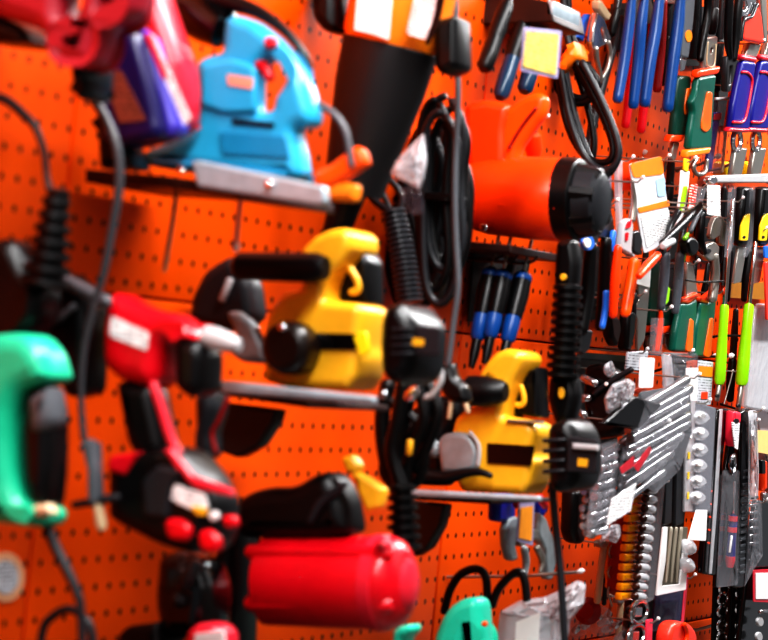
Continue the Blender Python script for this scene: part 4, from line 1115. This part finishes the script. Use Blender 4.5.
t.add('leg', tb(f, [(524, 548), (526, 562), (524, 578)], [4, 4, 3]), ALY)
t.add('leg', tb(f, [(537, 548), (542, 560), (540, 572)], [4, 4, 2.4]), STL)
t.done()
t = T('price_tag', 'small orange tag in lavender sleeve on the silver pliers', 'price tag')
t.add('sleeve', ex(FX(.17), [(520, 502), (535, 500), (533, 546), (517, 541)], .002, .0005, r=1.5), LAV)
t.add('orange_card', ex(FX(.17), [(521, 508), (533, 506), (532, 541), (519, 538)], .001, 0, off=-.0013, r=1), mat('tag_orange', '#f09a1c', .4))
t.done()

# ================================================================== wrench sets, sockets, key sets
# dark clips and crumpled film between the saw cap and the wrenches
f = FY(4.35)
t = T('clamp', 'black clamp tool with shiny knobs behind the right saw cap', 'clamp')
t.add('body', ex(f, [(584, 366), (604, 362), (622, 372), (628, 400), (640, 420), (620, 436), (590, 440), (582, 400)], .05, .012, r=5), BLK)
t.add('lever', tb(f, [(594, 394), (612, 381), (632, 369)], 3, off=-.006), DGR)
t.add('dot', disc(f, (606, 384), 2, .004, off=-.012, bev=.001), WHT)
for a, b in (((583, 378), (596, 384)), ((580, 398), (589, 398)), ((576, 411), (585, 415)), ((570, 420), (579, 423)), ((572, 380), (578, 388))):
    t.add('knob', tb(f, [a, b], 4.4, off=-.012), SIL)
t.done()
t = T('plastic_bag', 'crumpled clear bag of small parts beside the black clamp', 'bag')
t.add('bag', crumple(FX(.22), [(604, 398), (612, 384), (628, 378), (636, 384), (632, 402), (622, 412), (606, 414)], .03, .006, seed=11), FLM2)
t.add('bag_top', crumple(FX(.18), [(603, 366), (612, 360), (616, 372), (610, 378), (604, 374)], .02, .004, seed=12), FLM2)
t.done()
one('blister_pack', 'small grey card in film above the white tag', 'packet', ex(FX(.10), [(629, 352), (649, 351), (646, 372), (627, 370)], .006, .002, r=1), PRG)
t = T('price_tag', 'white curled price tag above the wrench sets', 'price tag')
t.add('tag', ex(FX(.16), [(641, 358), (655, 358), (653, 388), (639, 388)], .002, .0006, r=1.5), WHT)
t.add('brown_clip', disc(FX(.16), (641, 391), 6.5, .004, off=-.004, bev=.001, ry=3.2), mat('brown_clip', '#8a3018', .35))
t.done()
hook2((640, 376), (668, 367), 1.3, 'dark hook holding the curled white price tag', DST)

def wrench(f, A, B, r, off=0.0):
    """combination spanner seen edge-on from A (open jaw) to B (ring)"""
    a = f.sh(off).p(*A); b = f.sh(off).p(*B); m = mpp(a)
    g = lathe3(a, b, [(0, r * .9 * m), (.08, r * 1.25 * m), (.2, r * 1.1 * m), (.3, r * .85 * m), (.75, r * .85 * m), (.84, r * 1.15 * m), (.95, r * 1.2 * m), (1, r * .7 * m)], 10)
    return g
def wrenchset(label, X, rows, r, filmpts, holder, extra=None):
    t = T('wrench_set', label, 'wrench set', None)
    rj = random.Random(len(label))
    for A, B in rows: t.add('wrench', wrench(FX(X), (A[0] + rj.uniform(-3, 3), A[1] + rj.uniform(-1.5, 1.5)), (B[0] + rj.uniform(-3, 2), B[1] + rj.uniform(-2, 2)), r * rj.uniform(.85, 1.05)), mat('wrench_steel', '#acacb0', .22, .8, bump=.15))
    if filmpts: t.add('backing', ex(FX(X), filmpts, .003, .001, off=.02, r=3), DGR)
    if holder: t.add('holder', ex(FX(X), holder, .012, .004, off=-.016, r=2), BLK)
    if filmpts: t.add('clear_wrap', crumple(FX(X + .02), filmpts, .012, .003, seed=21), FLM)
    for n_, g, m in (extra or []): t.add(n_, g, m)
    t.done()
rows = [((632 + 1.2 * k * -1, 402 + 9.3 * k + 10), (690 - .1 * k - max(0, k - 5) * 5.5, 383 + 9.3 * k - 6)) for k in range(11)]
wrenchset('right fan of silver wrenches in clear wrap with black holder', .20, rows, 5.0, [(640, 392), (690, 384), (692, 432), (680, 470), (655, 494), (638, 480), (634, 430)], [(636, 396), (662, 404), (640, 430), (604, 424)],
          [('red_print', ex(FX(.218), [(634, 466), (650, 446), (652, 450), (638, 472)], .001, 0, r=1), mat('wrap_red', '#c02838', .4)), ('red_print', ex(FX(.218), [(620, 468), (634, 456), (634, 466), (622, 474)], .001, 0, r=1), mat('wrap_red', '#c02838', .4))])
rows = [((598 - .9 * k, 451 + 9.2 * k), (617 - 1.0 * k, 445 + 9.2 * k)) for k in range(10)]
wrenchset('left stack of short silver wrenches in clear wrap beside the saw cap', .19, rows, 4.6, [(596, 446), (618, 438), (618, 480), (606, 536), (586, 532), (590, 480)], None)
rows = [((584, 492 + 8.2 * k), (594, 489 + 8.2 * k)) for k in range(6)]
wrenchset('shadowed column of small wrench ends left of the silver stack', .17, rows, 3.8, None, None)
rows = [((622 - .5 * k, 446 + 8 * k), (645 - 2 * k, 424 + 9 * k)) for k in range(7)]
wrenchset('middle bundle of slanted wrenches with red print on the wrap', .18, rows, 4.2, [(620, 440), (648, 420), (646, 450), (634, 480), (618, 500)], None)
t = T('price_tag', 'tilted white label tied on the wrench packs', 'price tag')
t.add('label', ex(FX(.235), [(612.5, 499), (636.5, 483), (631, 511), (607, 526)], .0015, .0004, r=1), PRW)
t.done()
one('plastic_bag', 'torn clear bag end below the tilted white label', 'bag', crumple(FX(.2), [(600, 538), (612, 524), (620, 524), (621, 536), (616, 544), (606, 540), (600, 544)], .02, .005, seed=31), FLM2)

# socket rail with amber clips
f = FX(.14)
t = T('socket_rail', 'amber clip rail with a column of shiny sockets in clear pack', 'socket set')
t.add('rail', ex(f, [(622, 510), (632, 500), (624, 598), (614, 592)], .03, .006, off=.01, r=2), DRED)
for k in range(12):
    x, y = 651 - 1.05 * k, 489 + 9.75 * k
    c = t.add('clip', ex(f, [(x - 17, y - 3.2), (x - 5, y - 4), (x - 5.4, y + 4), (x - 17.6, y + 4.6)], .014, .004, r=1), AMB, 'amber clip')
    s = t.add('socket', lt(f, (x - 4, y), (x + 5.5, y + 1.2), [(0, 3.6), (.12, 4.6), (.35, 5), (.6, 5), (.85, 4), (1, 1.5)], off=-.012), SOC)
    t.add('socket_mouth', lt(f, (x - 6, y - .2), (x - 3.2, y), [(0, 2), (.5, 4.2), (1, 3)], off=-.012), mat('dark_mouth', '#3a1608', .4), under=s)
t.add('clear_cover', ex(f, [(659, 486), (666, 480), (655, 600), (648, 604)], .012, .004, off=-.01, r=2), FLM)
t.done()
for k, (x, y, r_) in enumerate([(639, 612, 11), (636, 636, 11)]):
    f = FX(.13)
    t = T('socket', ['large ring-faced socket under the amber clip rail', 'lower large ring-faced socket cut by the bottom edge'][k], 'socket', 'large sockets under the amber rail')
    q = f.p(x, y); m_ = mpp(q)
    ringp = [q + V((0, r_ * m_ * 2.3 * math.cos(w), r_ * m_ * math.sin(w))) for w in [2 * math.pi * j / 24 for j in range(25)]]
    t.add('outer_ring', tube3(ringp, 2.6 * m_, 8), SIL)
    t.add('inner_bore', disc(f, (x, y), 7.6, .012, off=.004), DST)
    t.add('drive_square', ex(f, [(x - 3, y - 5), (x + 4, y - 5), (x + 3, y + 5), (x - 4, y + 5)], .014, .002, off=-.001, r=.5), SIL)
    t.done()
one('pink_strip', 'small pink card strip beside the large sockets', 'card', ex(FX(.15), [(647, 620), (653, 619), (652, 650), (646, 650)], .003, .001, r=.5), PNK)
# second, wavy amber rail and steel bars
t = T('socket_rail', 'wavy-edged amber rail partly hidden by the first rail', 'socket set')
t.add('rail', ex(FX(.10), [(613, 544), (619, 540), (618, 590), (610, 590), (612, 582), (609, 572), (613, 562), (610, 553)], .02, .005, r=2), AMB)
t.add('edge', tb(FX(.10), [(612, 544), (609, 553), (612, 562), (608, 572), (611, 582), (608, 592), (612, 606)], 1, off=-.006), STL)
t.done()
for k, (a, b, w_, m, lab) in enumerate([((604, 544), (597, 602), 3.6, CRM, 'pale steel bar hanging under the wrench packs'), ((608, 544), (604, 604), 2.4, DST, 'dark steel bar just right of the pale bar'), ((621, 600), (617, 650), 3.4, CRM, 'pale bar at the bottom left of the large sockets'), ((613, 596), (608, 616), 1.6, mat('copper', '#a05030', .3, .8), 'thin coppery rod by the wavy amber rail')]):
    t = T('steel_bar', lab, 'bar')
    t.add('bar', tb(FX(.08), [a, b], w_, sm=False), m)
    t.add('hang_end', disc(FX(.08), a, w_ * 1.15, .012, off=-.006), STL)
    t.done()
# clear white fittings at the bottom
for k, (x, y, lab) in enumerate([(575, 622, 'left bunch of white bagged fittings at the bottom'), (598, 618, 'middle bunch of white bagged fittings at the bottom'), (612, 634, 'right bunch of white bagged fittings at the bottom')]):
    t = T('fitting', lab, 'fitting', 'bagged fittings at the bottom')
    rnd = random.Random(40 + k)
    for j in range(4):
        a = (x + rnd.uniform(-9, 9), y + rnd.uniform(-8, 12))
        t.add('stem', tb(FY(4.55 + .02 * j), [a, (a[0] + rnd.uniform(4, 10), a[1] + rnd.uniform(-8, 4))], 3.6), FLM2 if j % 2 else SIL)
    t.add('film', crumple(FY(4.5), [(x - 14, y - 4), (x, y - 14), (x + 13, y - 8), (x + 12, y + 12), (x, y + 18), (x - 13, y + 10)], .02, .005, seed=50 + k), FLM)
    t.done()
one('cap', 'shiny dark red round cap above the bagged fittings', 'cap', lt(FX(.06), (586, 611), (590, 611), [(0, 8), (.5, 14), (1, 10)]), DRED)

# hex key sets / file sets in the right centre
f = FX(.15)
t = T('file_set', 'pair of dark flat bars above a white framed card', 'tool set')
t.add('bar', ex(f, [(667, 452), (674, 444), (672, 524), (664, 526)], .014, .004, r=2), DGR)
t.add('bar', ex(f, [(677, 444), (686, 438), (684, 524), (675, 527)], .014, .004, r=2), DGR)
t.add('card', ex(f, [(664, 527), (668, 527), (666, 560), (662, 586), (680, 584), (685, 540), (689, 540), (686, 590), (657, 596)], .004, .001, r=1), WHT)
for k in range(3): t.add('pick', tb(f, [(671 + 5 * k, 528), (668 + 5 * k, 560), (666 + 5.4 * k, 582)], [2.2, 1.8, 1.2], off=.002), BEI)
t.add('tray', ex(f, [(667, 527), (688, 527), (684, 585), (663, 587)], .004, .001, off=.006, r=1), mat('tan_tray', '#6a6254', .5))
t.done()
t = T('blister_pack', 'clear pack of round white knobs left of the black strips', 'packet')
t.add('strip', ex(f, [(687, 400), (696, 400), (693, 512), (685, 512)], .006, .002, off=-.006, r=1), FLM2)
for k in range(6):
    x, y = 704 - .8 * k, 418 + 16 * k
    kb = t.add('knob', disc(f, (x, y), 7.2, .016, off=-.012, bev=.007), FLM2)
    t.add('cap', disc(f, (x - 1, y - 2), 3, .004, off=-.016, bev=.0015), WHT, under=kb)
for k in range(5): t.add('yellow_mark', ex(f, [(689.5 - .4 * k, 412 + 20 * k), (691 - .4 * k, 412 + 20 * k), (690.6 - .4 * k, 419 + 20 * k), (689 - .4 * k, 419 + 20 * k)], .001, 0, off=-.008, r=.3), YEL2)
t.add('backing', ex(f, [(696, 402), (716, 408), (710, 512), (692, 512)], .004, .001, off=.006, r=1), mat('hazy_grey', '#62646c', .35))
t.add('clear_cover', ex(f, [(696, 402), (717, 408), (711, 514), (693, 514)], .02, .006, off=-.016, r=2), FLM)
t.done()
for k, (x, y) in enumerate([(691, 548), (689.5, 566)]):
    t = T('knob', ['upper white bagged knob under the white tag', 'lower white bagged knob under the white tag'][k], 'knob')
    t.add('knob', disc(f, (x, y), 8, .03, off=-.016, bev=.012, ry=8), FLM2)
    t.add('core', disc(f, (x + 2, y + 2), 4.5, .02, off=-.010, bev=.006), WHT)
    t.done()
t = T('price_tag', 'clean white tag over the pack of knobs', 'price tag')
t.add('tag', ex(FX(.185), [(696.5, 510), (707.5, 510), (706, 541), (688, 540)], .0015, .0004, r=.8), WHT)
t.done()
f = FX(.13)
t = T('blister_pack', 'clear pouch with black insert above the knob pack', 'packet')
t.add('insert', ex(f, [(674, 354), (687, 358), (686, 392), (672, 390)], .006, .002, r=1), BLK)
t.add('pouch', crumple(FX(.15), [(663, 352), (698, 353), (698, 370), (688, 392), (662, 390)], .012, .003, seed=61), FLM)
t.add('white_side', ex(f, [(664, 354), (672, 356), (675, 388), (666, 388)], .006, .002, off=-.002, r=1), FLM2)
t.done()
t = T('price_tag', 'upright white tag in front of the clear pouch', 'price tag')
t.add('tag', ex(FX(.17), [(686.5, 368), (698.5, 368), (697, 401), (686, 400)], .0015, .0004, r=.6), WHT)
t.done()
t = T('blister_card', 'white card with orange top and small orange emblem by the lime handle', 'card')
b = t.add('card', ex(FX(.12), [(699, 360), (713.5, 362), (711, 405), (697, 405)], .003, .0008, r=1), PRG)
t.add('orange_top', ex(FX(.12), [(699, 366), (713, 367), (712.4, 377), (699, 376)], .001, 0, off=-.0013, r=.5), ORL, under=b)
t.add('emblem', ex(FX(.12), [(702, 392), (708, 392), (707.5, 399), (701.5, 399)], .001, 0, off=-.0013, r=.5), ORG2, 'small orange emblem', under=b)
t.done()

# black packs
f = FX(.13)
t = T('hex_key_set', 'narrow black strip pack with tiny red dots right of the knob pack', 'tool set')
t.add('strip', ex(f, [(719, 409), (729, 408), (724, 450), (720, 510), (716, 576), (704, 574), (709, 500), (716, 450)], .014, .004, r=2), GLOSS)
for k in range(5): t.add('red_dot', disc(f, (711.5 - .6 * k, 491 + 13 * k), 1.1, .001, off=-.001, bev=0), ORG2)
t.add('film_edge', ex(f, [(721, 409), (723, 409), (718, 500), (712, 574), (710, 574), (715, 500)], .003, .001, off=-.004, r=.5), FLM2)
t.done()
t = T('screwdriver_packet', 'black blister pack holding a blue and red screwdriver', 'packet')
t.add('backing', ex(f, [(730, 440), (752, 420), (750, 500), (744, 585), (716, 588), (722, 500)], .008, .002, off=.012, r=2), GLOSS)
s = t.add('handle', lt(f, (733.5, 515), (730, 566), [(0, 3.2), (.06, 4.6), (.4, 4.2), (.8, 4.8), (.95, 4.4), (1, 3)]), HBR, 'royal blue handle')
t.add('red_end', lt(f, (730.4, 556), (729.8, 567), [(0, 4.9), (.4, 5.1), (1, 3.6)]), RED2, under=s)
t.add('red_ring', lt(f, (733, 516), (732.6, 521), [(0, 4.9), (1, 4.9)]), RED2, under=s)
t.add('red_ring', lt(f, (732.4, 527), (732, 532), [(0, 4.9), (1, 4.9)]), RED2, under=s)
t.add('white_print', tb(f, [(731.6, 536), (729.6, 552)], 1.3, off=-.007), WHT, under=s)
t.add('shaft', tb(f, [(734.4, 482), (733.5, 514)], 1.7), SIL)
t.add('film', crumple(FX(.15), [(722, 470), (740, 470), (738, 585), (716, 588)], .014, .002, seed=71), FLM)
t.done()
t = T('hand_tool', 'red-topped tool with white label beside the black blister packs', 'tool')
t.add('handle', ex(FX(.15), [(731, 411), (742, 412), (741, 424), (735, 426), (731, 448), (729, 440)], .02, .006, r=2), mat('rose_red', '#e83048', .35))
t.add('label', ex(FX(.152), [(732, 422), (740, 423), (738, 450), (735, 448)], .002, .0005, r=.8), PRW)
t.add('hole', disc(FX(.15), (737, 421), 2.4, .003, off=-.003, bev=.001), BLK)
t.add('bit', crumple(FX(.15), [(730, 455), (736, 452), (737, 468), (733, 478), (728, 466)], .014, .003, seed=72), SIL)
t.done()
t = T('bit_set', 'tall black pack with glittering film at its right side', 'tool set')
t.add('case', ex(FX(.14), [(742, 412), (750, 408), (749, 500), (744, 588), (734, 588), (740, 500)], .016, .004, r=2), GLOSS)
for k in range(16): t.add('notch', ex(FX(.14), [(744.5 - .25 * k, 470 + 6.8 * k), (749 - .25 * k, 469 + 6.8 * k), (748.6 - .25 * k, 471.5 + 6.8 * k), (744.2 - .25 * k, 472.5 + 6.8 * k)], .003, .001, off=-.002, r=.3), GRY)
t.add('film', crumple(FX(.16), [(748, 410), (757, 410), (759, 470), (758, 500), (748, 500)], .016, .004, seed=81), FLM2)
for k in range(7): t.add('bit', tb(FX(.15), [(750, 498 + 7.6 * k), (757, 497 + 7.6 * k)], 1.8), SIL)
t.add('wrap', crumple(FX(.16), [(748, 498), (762, 500), (763, 556), (756, 566), (744, 588), (746, 560)], .016, .003, seed=82), FLM)
t.done()
t = T('bit_set', 'black pack at the right edge above the red-bordered label', 'tool set')
t.add('case', ex(FX(.13), [(758, 500), (790, 505), (790, 660), (738, 660), (750, 560)], .014, .004, r=2), GLOSS)
t.add('red_border', ex(FX(.148), [(753.5, 570), (790, 568), (790, 603), (753.5, 602)], .002, .0005, r=1), RED2)
t.add('white_label', ex(FX(.148), [(756, 573), (790, 572), (790, 599), (756, 599)], .001, 0, off=-.0013, r=.5), WHT)
t.add('steel_clip', tb(FX(.15), [(760, 612), (768, 611)], 2.2), SIL)
t.add('bit', disc(FX(.15), (761, 622), 3, .006, bev=.002, ry=5), LGR)
t.add('bit', disc(FX(.15), (760, 637), 3, .006, bev=.002, ry=5), LGR)
t.done()
def ringset(label, X, pts, r_, backing):
    f = FX(X)
    t = T('ring_spanner_set', label, 'tool set')
    t.add('card', ex(f, backing, .004, .001, off=.006, r=1), BLK)
    for x, y in pts:
        q = f.p(x, y); m_ = mpp(q)
        t.add('ring', tube3([q + V((0, r_ * m_ * 2.75 * math.cos(w), r_ * 1.02 * m_ * math.sin(w))) for w in [2 * math.pi * j / 20 for j in range(21)]], 1.6 * m_, 6), CHR)
    t.done()
ringset('left column of thin chrome rings on black card at the bottom right', .10, [(723.5, 588), (722.3, 599), (721.9, 611), (721.5, 625), (721.3, 637)], 5.4, [(715, 570), (733, 570), (730, 660), (712, 660)])
ringset('right column of larger chrome rings on black card at the bottom right', .11, [(741.3, 591.5), (741, 607.5), (741, 623.6), (740, 638)], 6.6, [(733, 580), (756, 580), (754, 660), (729, 660)])
t = T('screwdriver_packet', 'navy packet with pink edge at the bottom behind the red clip', 'packet')
t.add('card', ex(FX(.10), [(656, 594), (687, 584), (682, 626), (652, 632)], .004, .001, r=1), NAV)
t.add('pink_edge', ex(FX(.10), [(686, 576), (689, 575), (684, 622), (681, 624)], .005, .001, off=-.001, r=.5), PNK)
t.add('film', crumple(FX(.115), [(655, 596), (684, 590), (680, 626), (652, 632)], .01, .003, seed=91), FLD)
t.done()
t = T('clamp', 'bright red plastic clamp rising from the bottom edge', 'clamp')
t.add('body', ex(FX(.17), [(661, 660), (664, 634), (668, 624), (676, 621), (690, 624), (697, 632), (699, 660)], .03, .008, r=4), mat('coral_plastic', '#f2402c', .3))
t.add('fold', tb(FX(.17), [(684, 624), (687, 634), (684, 650)], 2.4, off=-.004), ORG2)
t.done()
hook2((668, 628), (714, 625), 1.6, 'grey hook with raised tip above the bottom orange panel', STL, bend=4)

# ================================================================== dark filler tools added where the gaps lie in shade
FILLER = [((622, -20), (612, 34), 5.2, 'dark filler grip in shade just left of the first blue handle'),
        ((650, -20), (648, 60), 5.2, 'dark filler grip in shade between the two pairs of blue handles'),
        ((672, -20), (664, 84), 5.2, 'dark filler grip in shade between the blue handles and the knife'),
        ((716, -20), (712, 32), 6.0, 'dark filler grip above the silver plate of the green snips'),
        ((724, -20), (716, 90), 5.6, 'long dark filler grip just right of the silver plate'),
        ((766, 40), (762, 56), 3.0, 'dark filler rod beside the red plastic head'),
        ((672, 150), (668, 210), 5.0, 'dark filler grip behind the hooks left of the lime strip'),
        ((705, 186), (698, 236), 5.4, 'dark filler grip behind the blank white tag'),
        ((724, 188), (718, 262), 5.0, 'dark filler shank left of the black and yellow grip'),
        ((734, 190), (727, 300), 4.0, 'dark filler shank just left of the first yellow inlay'),
        ((757, 190), (744, 300), 4.2, 'dark filler shank between the two black and yellow grips'),
        ((656, 258), (648, 350), 5.2, 'dark filler grip in shade below the white and orange card'),
        ((695, 262), (690, 306), 4.2, 'dark filler leg between the grey wrapped grips and the cutter'),
        ((708, 264), (704, 300), 3.6, 'dark filler leg by the cutter pair above the right teal grip'),
        ((736, 310), (730, 400), 4.6, 'dark filler shank in shade between the lime handles'),
        ((757, 306), (748, 402), 4.6, 'dark filler shank right of the second lime handle'),
        ((616, 236), (610, 330), 5.0, 'dark filler bar in shade behind the orange pliers'),
        ((646, 250), (640, 330), 5.0, 'dark filler bar in shade beside the orange slanted handle'),
        ((575, 244), (568, 350), 7.0, 'dark filler bar in shade behind the ribbed boot'),
        ((512, 256), (500, 330), 8.0, 'black filler sheath behind the blue-ended screwdrivers')]
for a, b, r_, lab in FILLER:
    f = FX(.045)
    t = T('filler_tool', lab, 'tool', 'dark tools added to fill shade')
    m_ = (a[0] * .45 + b[0] * .55, a[1] * .45 + b[1] * .55)
    t.add('grip', tb(f, [m_, ((m_[0] + b[0]) / 2 - .5, (m_[1] + b[1]) / 2), b], [r_ * .9, r_, r_ * .8]), RUB)
    t.add('shank', tb(f, [a, ((a[0] + m_[0]) / 2, (a[1] + m_[1]) / 2), m_], [r_ * .6, r_ * .8, r_ * .8]), DST)
    t.done()

t = T('tool_case', 'black rounded bar hanging behind the left wrench stack', 'case')
t.add('case', ex(FX(.06), [(570, 490), (588, 490), (587, 536), (582, 545), (572, 544), (567, 534)], .03, .01, r=5), BLK)
t.add('hanger', tb(FX(.05), [(579, 492), (580, 474)], 3), DST)
t.done()
for k, (pts, lab) in enumerate([([(668, 196), (690, 192), (684, 256), (662, 262)], 'black card standing in for shade behind the grey wrapped grips'),
        ([(703, 190), (728, 190), (720, 262), (696, 262)], 'black card standing in for shade behind the steel cutter'),
        ([(728, 192), (762, 191), (752, 286), (722, 286)], 'black card standing in for shade behind the yellow inlaid grips'),
        ([(690, 8), (730, 4), (722, 66), (684, 66)], 'black card standing in for shade above the green snips'),
        ([(722, 60), (744, 60), (734, 126), (716, 126)], 'black card standing in for shade left of the royal blue pliers'),
        ([(652, 262), (690, 262), (682, 336), (646, 336)], 'black card standing in for shade behind the dark green grips'),
        ([(612, 4), (640, 2), (634, 50), (608, 50)], 'black card standing in for shade at the top of the first blue pliers'),
        ([(646, 2), (690, 0), (680, 52), (642, 52)], 'black card standing in for shade at the top of the second blue pliers'),
        ([(565, 246), (622, 246), (612, 320), (558, 320)], 'black card standing in for shade behind the black pliers grips'),
        ([(578, 352), (628, 356), (616, 446), (570, 440)], 'black card standing in for shade behind the clamp and wrench packs'),
        ([(640, 486), (690, 440), (676, 640), (628, 640)], 'black card standing in for shade behind the amber rail and dark bars'),
        ([(474, 254), (532, 254), (518, 322), (468, 322)], 'black card standing in for shade behind the blue-ended screwdrivers')]):
    t = T('shade_card', lab, 'card', 'black cards standing in for shade')
    t.add('card', ex(FX(.012), pts, .002, .0005, r=1), mat('shade_black', '#0a0808', .6))  # black sheet added in place of shade on the pegboard
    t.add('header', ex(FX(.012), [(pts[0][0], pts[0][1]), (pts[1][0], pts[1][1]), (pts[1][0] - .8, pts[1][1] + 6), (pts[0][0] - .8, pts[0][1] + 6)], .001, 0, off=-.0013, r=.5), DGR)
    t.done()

# ------------------------------------------------------------------ every hanging piece gets the wire it hangs on
for o in [o for o in COL.objects if o.parent is None and o.get('category') in ('pliers', 'snips', 'cutter', 'knife', 'chisel', 'screwdriver', 'card', 'packet', 'wrench set', 'tool set', 'socket set', 'pruner')]:
    ms = [c for c in ([o] + list(o.children)) if c.type == 'MESH']
    vs = [o.location + v.co for c in ms for v in c.data.vertices]
    top = max(vs, key=lambda v: v.z); near = [v for v in vs if v.z > top.z - .012]
    x0 = min(v.x for v in near); x1 = max(v.x for v in near); y = sum(v.y for v in near) / len(near)
    lab = 'wire hook carrying the ' + o['label']
    px = pix(V((x1, y, top.z)))
    if x0 < .05 or px[1] < 4 or px[0] > 766 or len(lab.split()) > 16 or 'heat gun' in lab and 'blue grip' in lab: continue
    z = top.z - .006
    t = T('pegboard_hook', lab, 'hook', 'wire hooks on the pegboard')
    t.add('wire', tube3([V((.001, y, z)), V(((x1) * .6, y, z)), V((x1 + .006, y, z + .001)), V((x1 + .014, y, z + .009))], .0016, 6), STL)
    t.add('tip', lathe3((x1 + .012, y, z + .007), (x1 + .017, y, z + .012), [(0, .0015), (.4, .0034), (.7, .0034), (1, .001)], 10), WHT, 'white plastic tip')
    t.done()
# ================================================================== camera
cd = bpy.data.cameras.new('camera'); cam = bpy.data.objects.new('camera', cd); COL.objects.link(cam)
cd.sensor_width = 36.0; cd.sensor_fit = 'HORIZONTAL'; cd.lens = 36.0 * FPX / 768.0
cam.matrix_world = Matrix(((AX.x, AY.x, -_F.x, CAM.x), (AX.y, AY.y, -_F.y, CAM.y), (AX.z, AY.z, -_F.z, CAM.z), (0, 0, 0, 1)))
cd.clip_start = .05
cd.dof.use_dof = True; cd.dof.focus_distance = 5.25; cd.dof.aperture_fstop = 6.2; cd.dof.aperture_blades = 0
sc.camera = cam
sc.view_settings.view_transform = 'Standard'
sc.view_settings.look = 'High Contrast'
sc.view_settings.exposure = 0.0
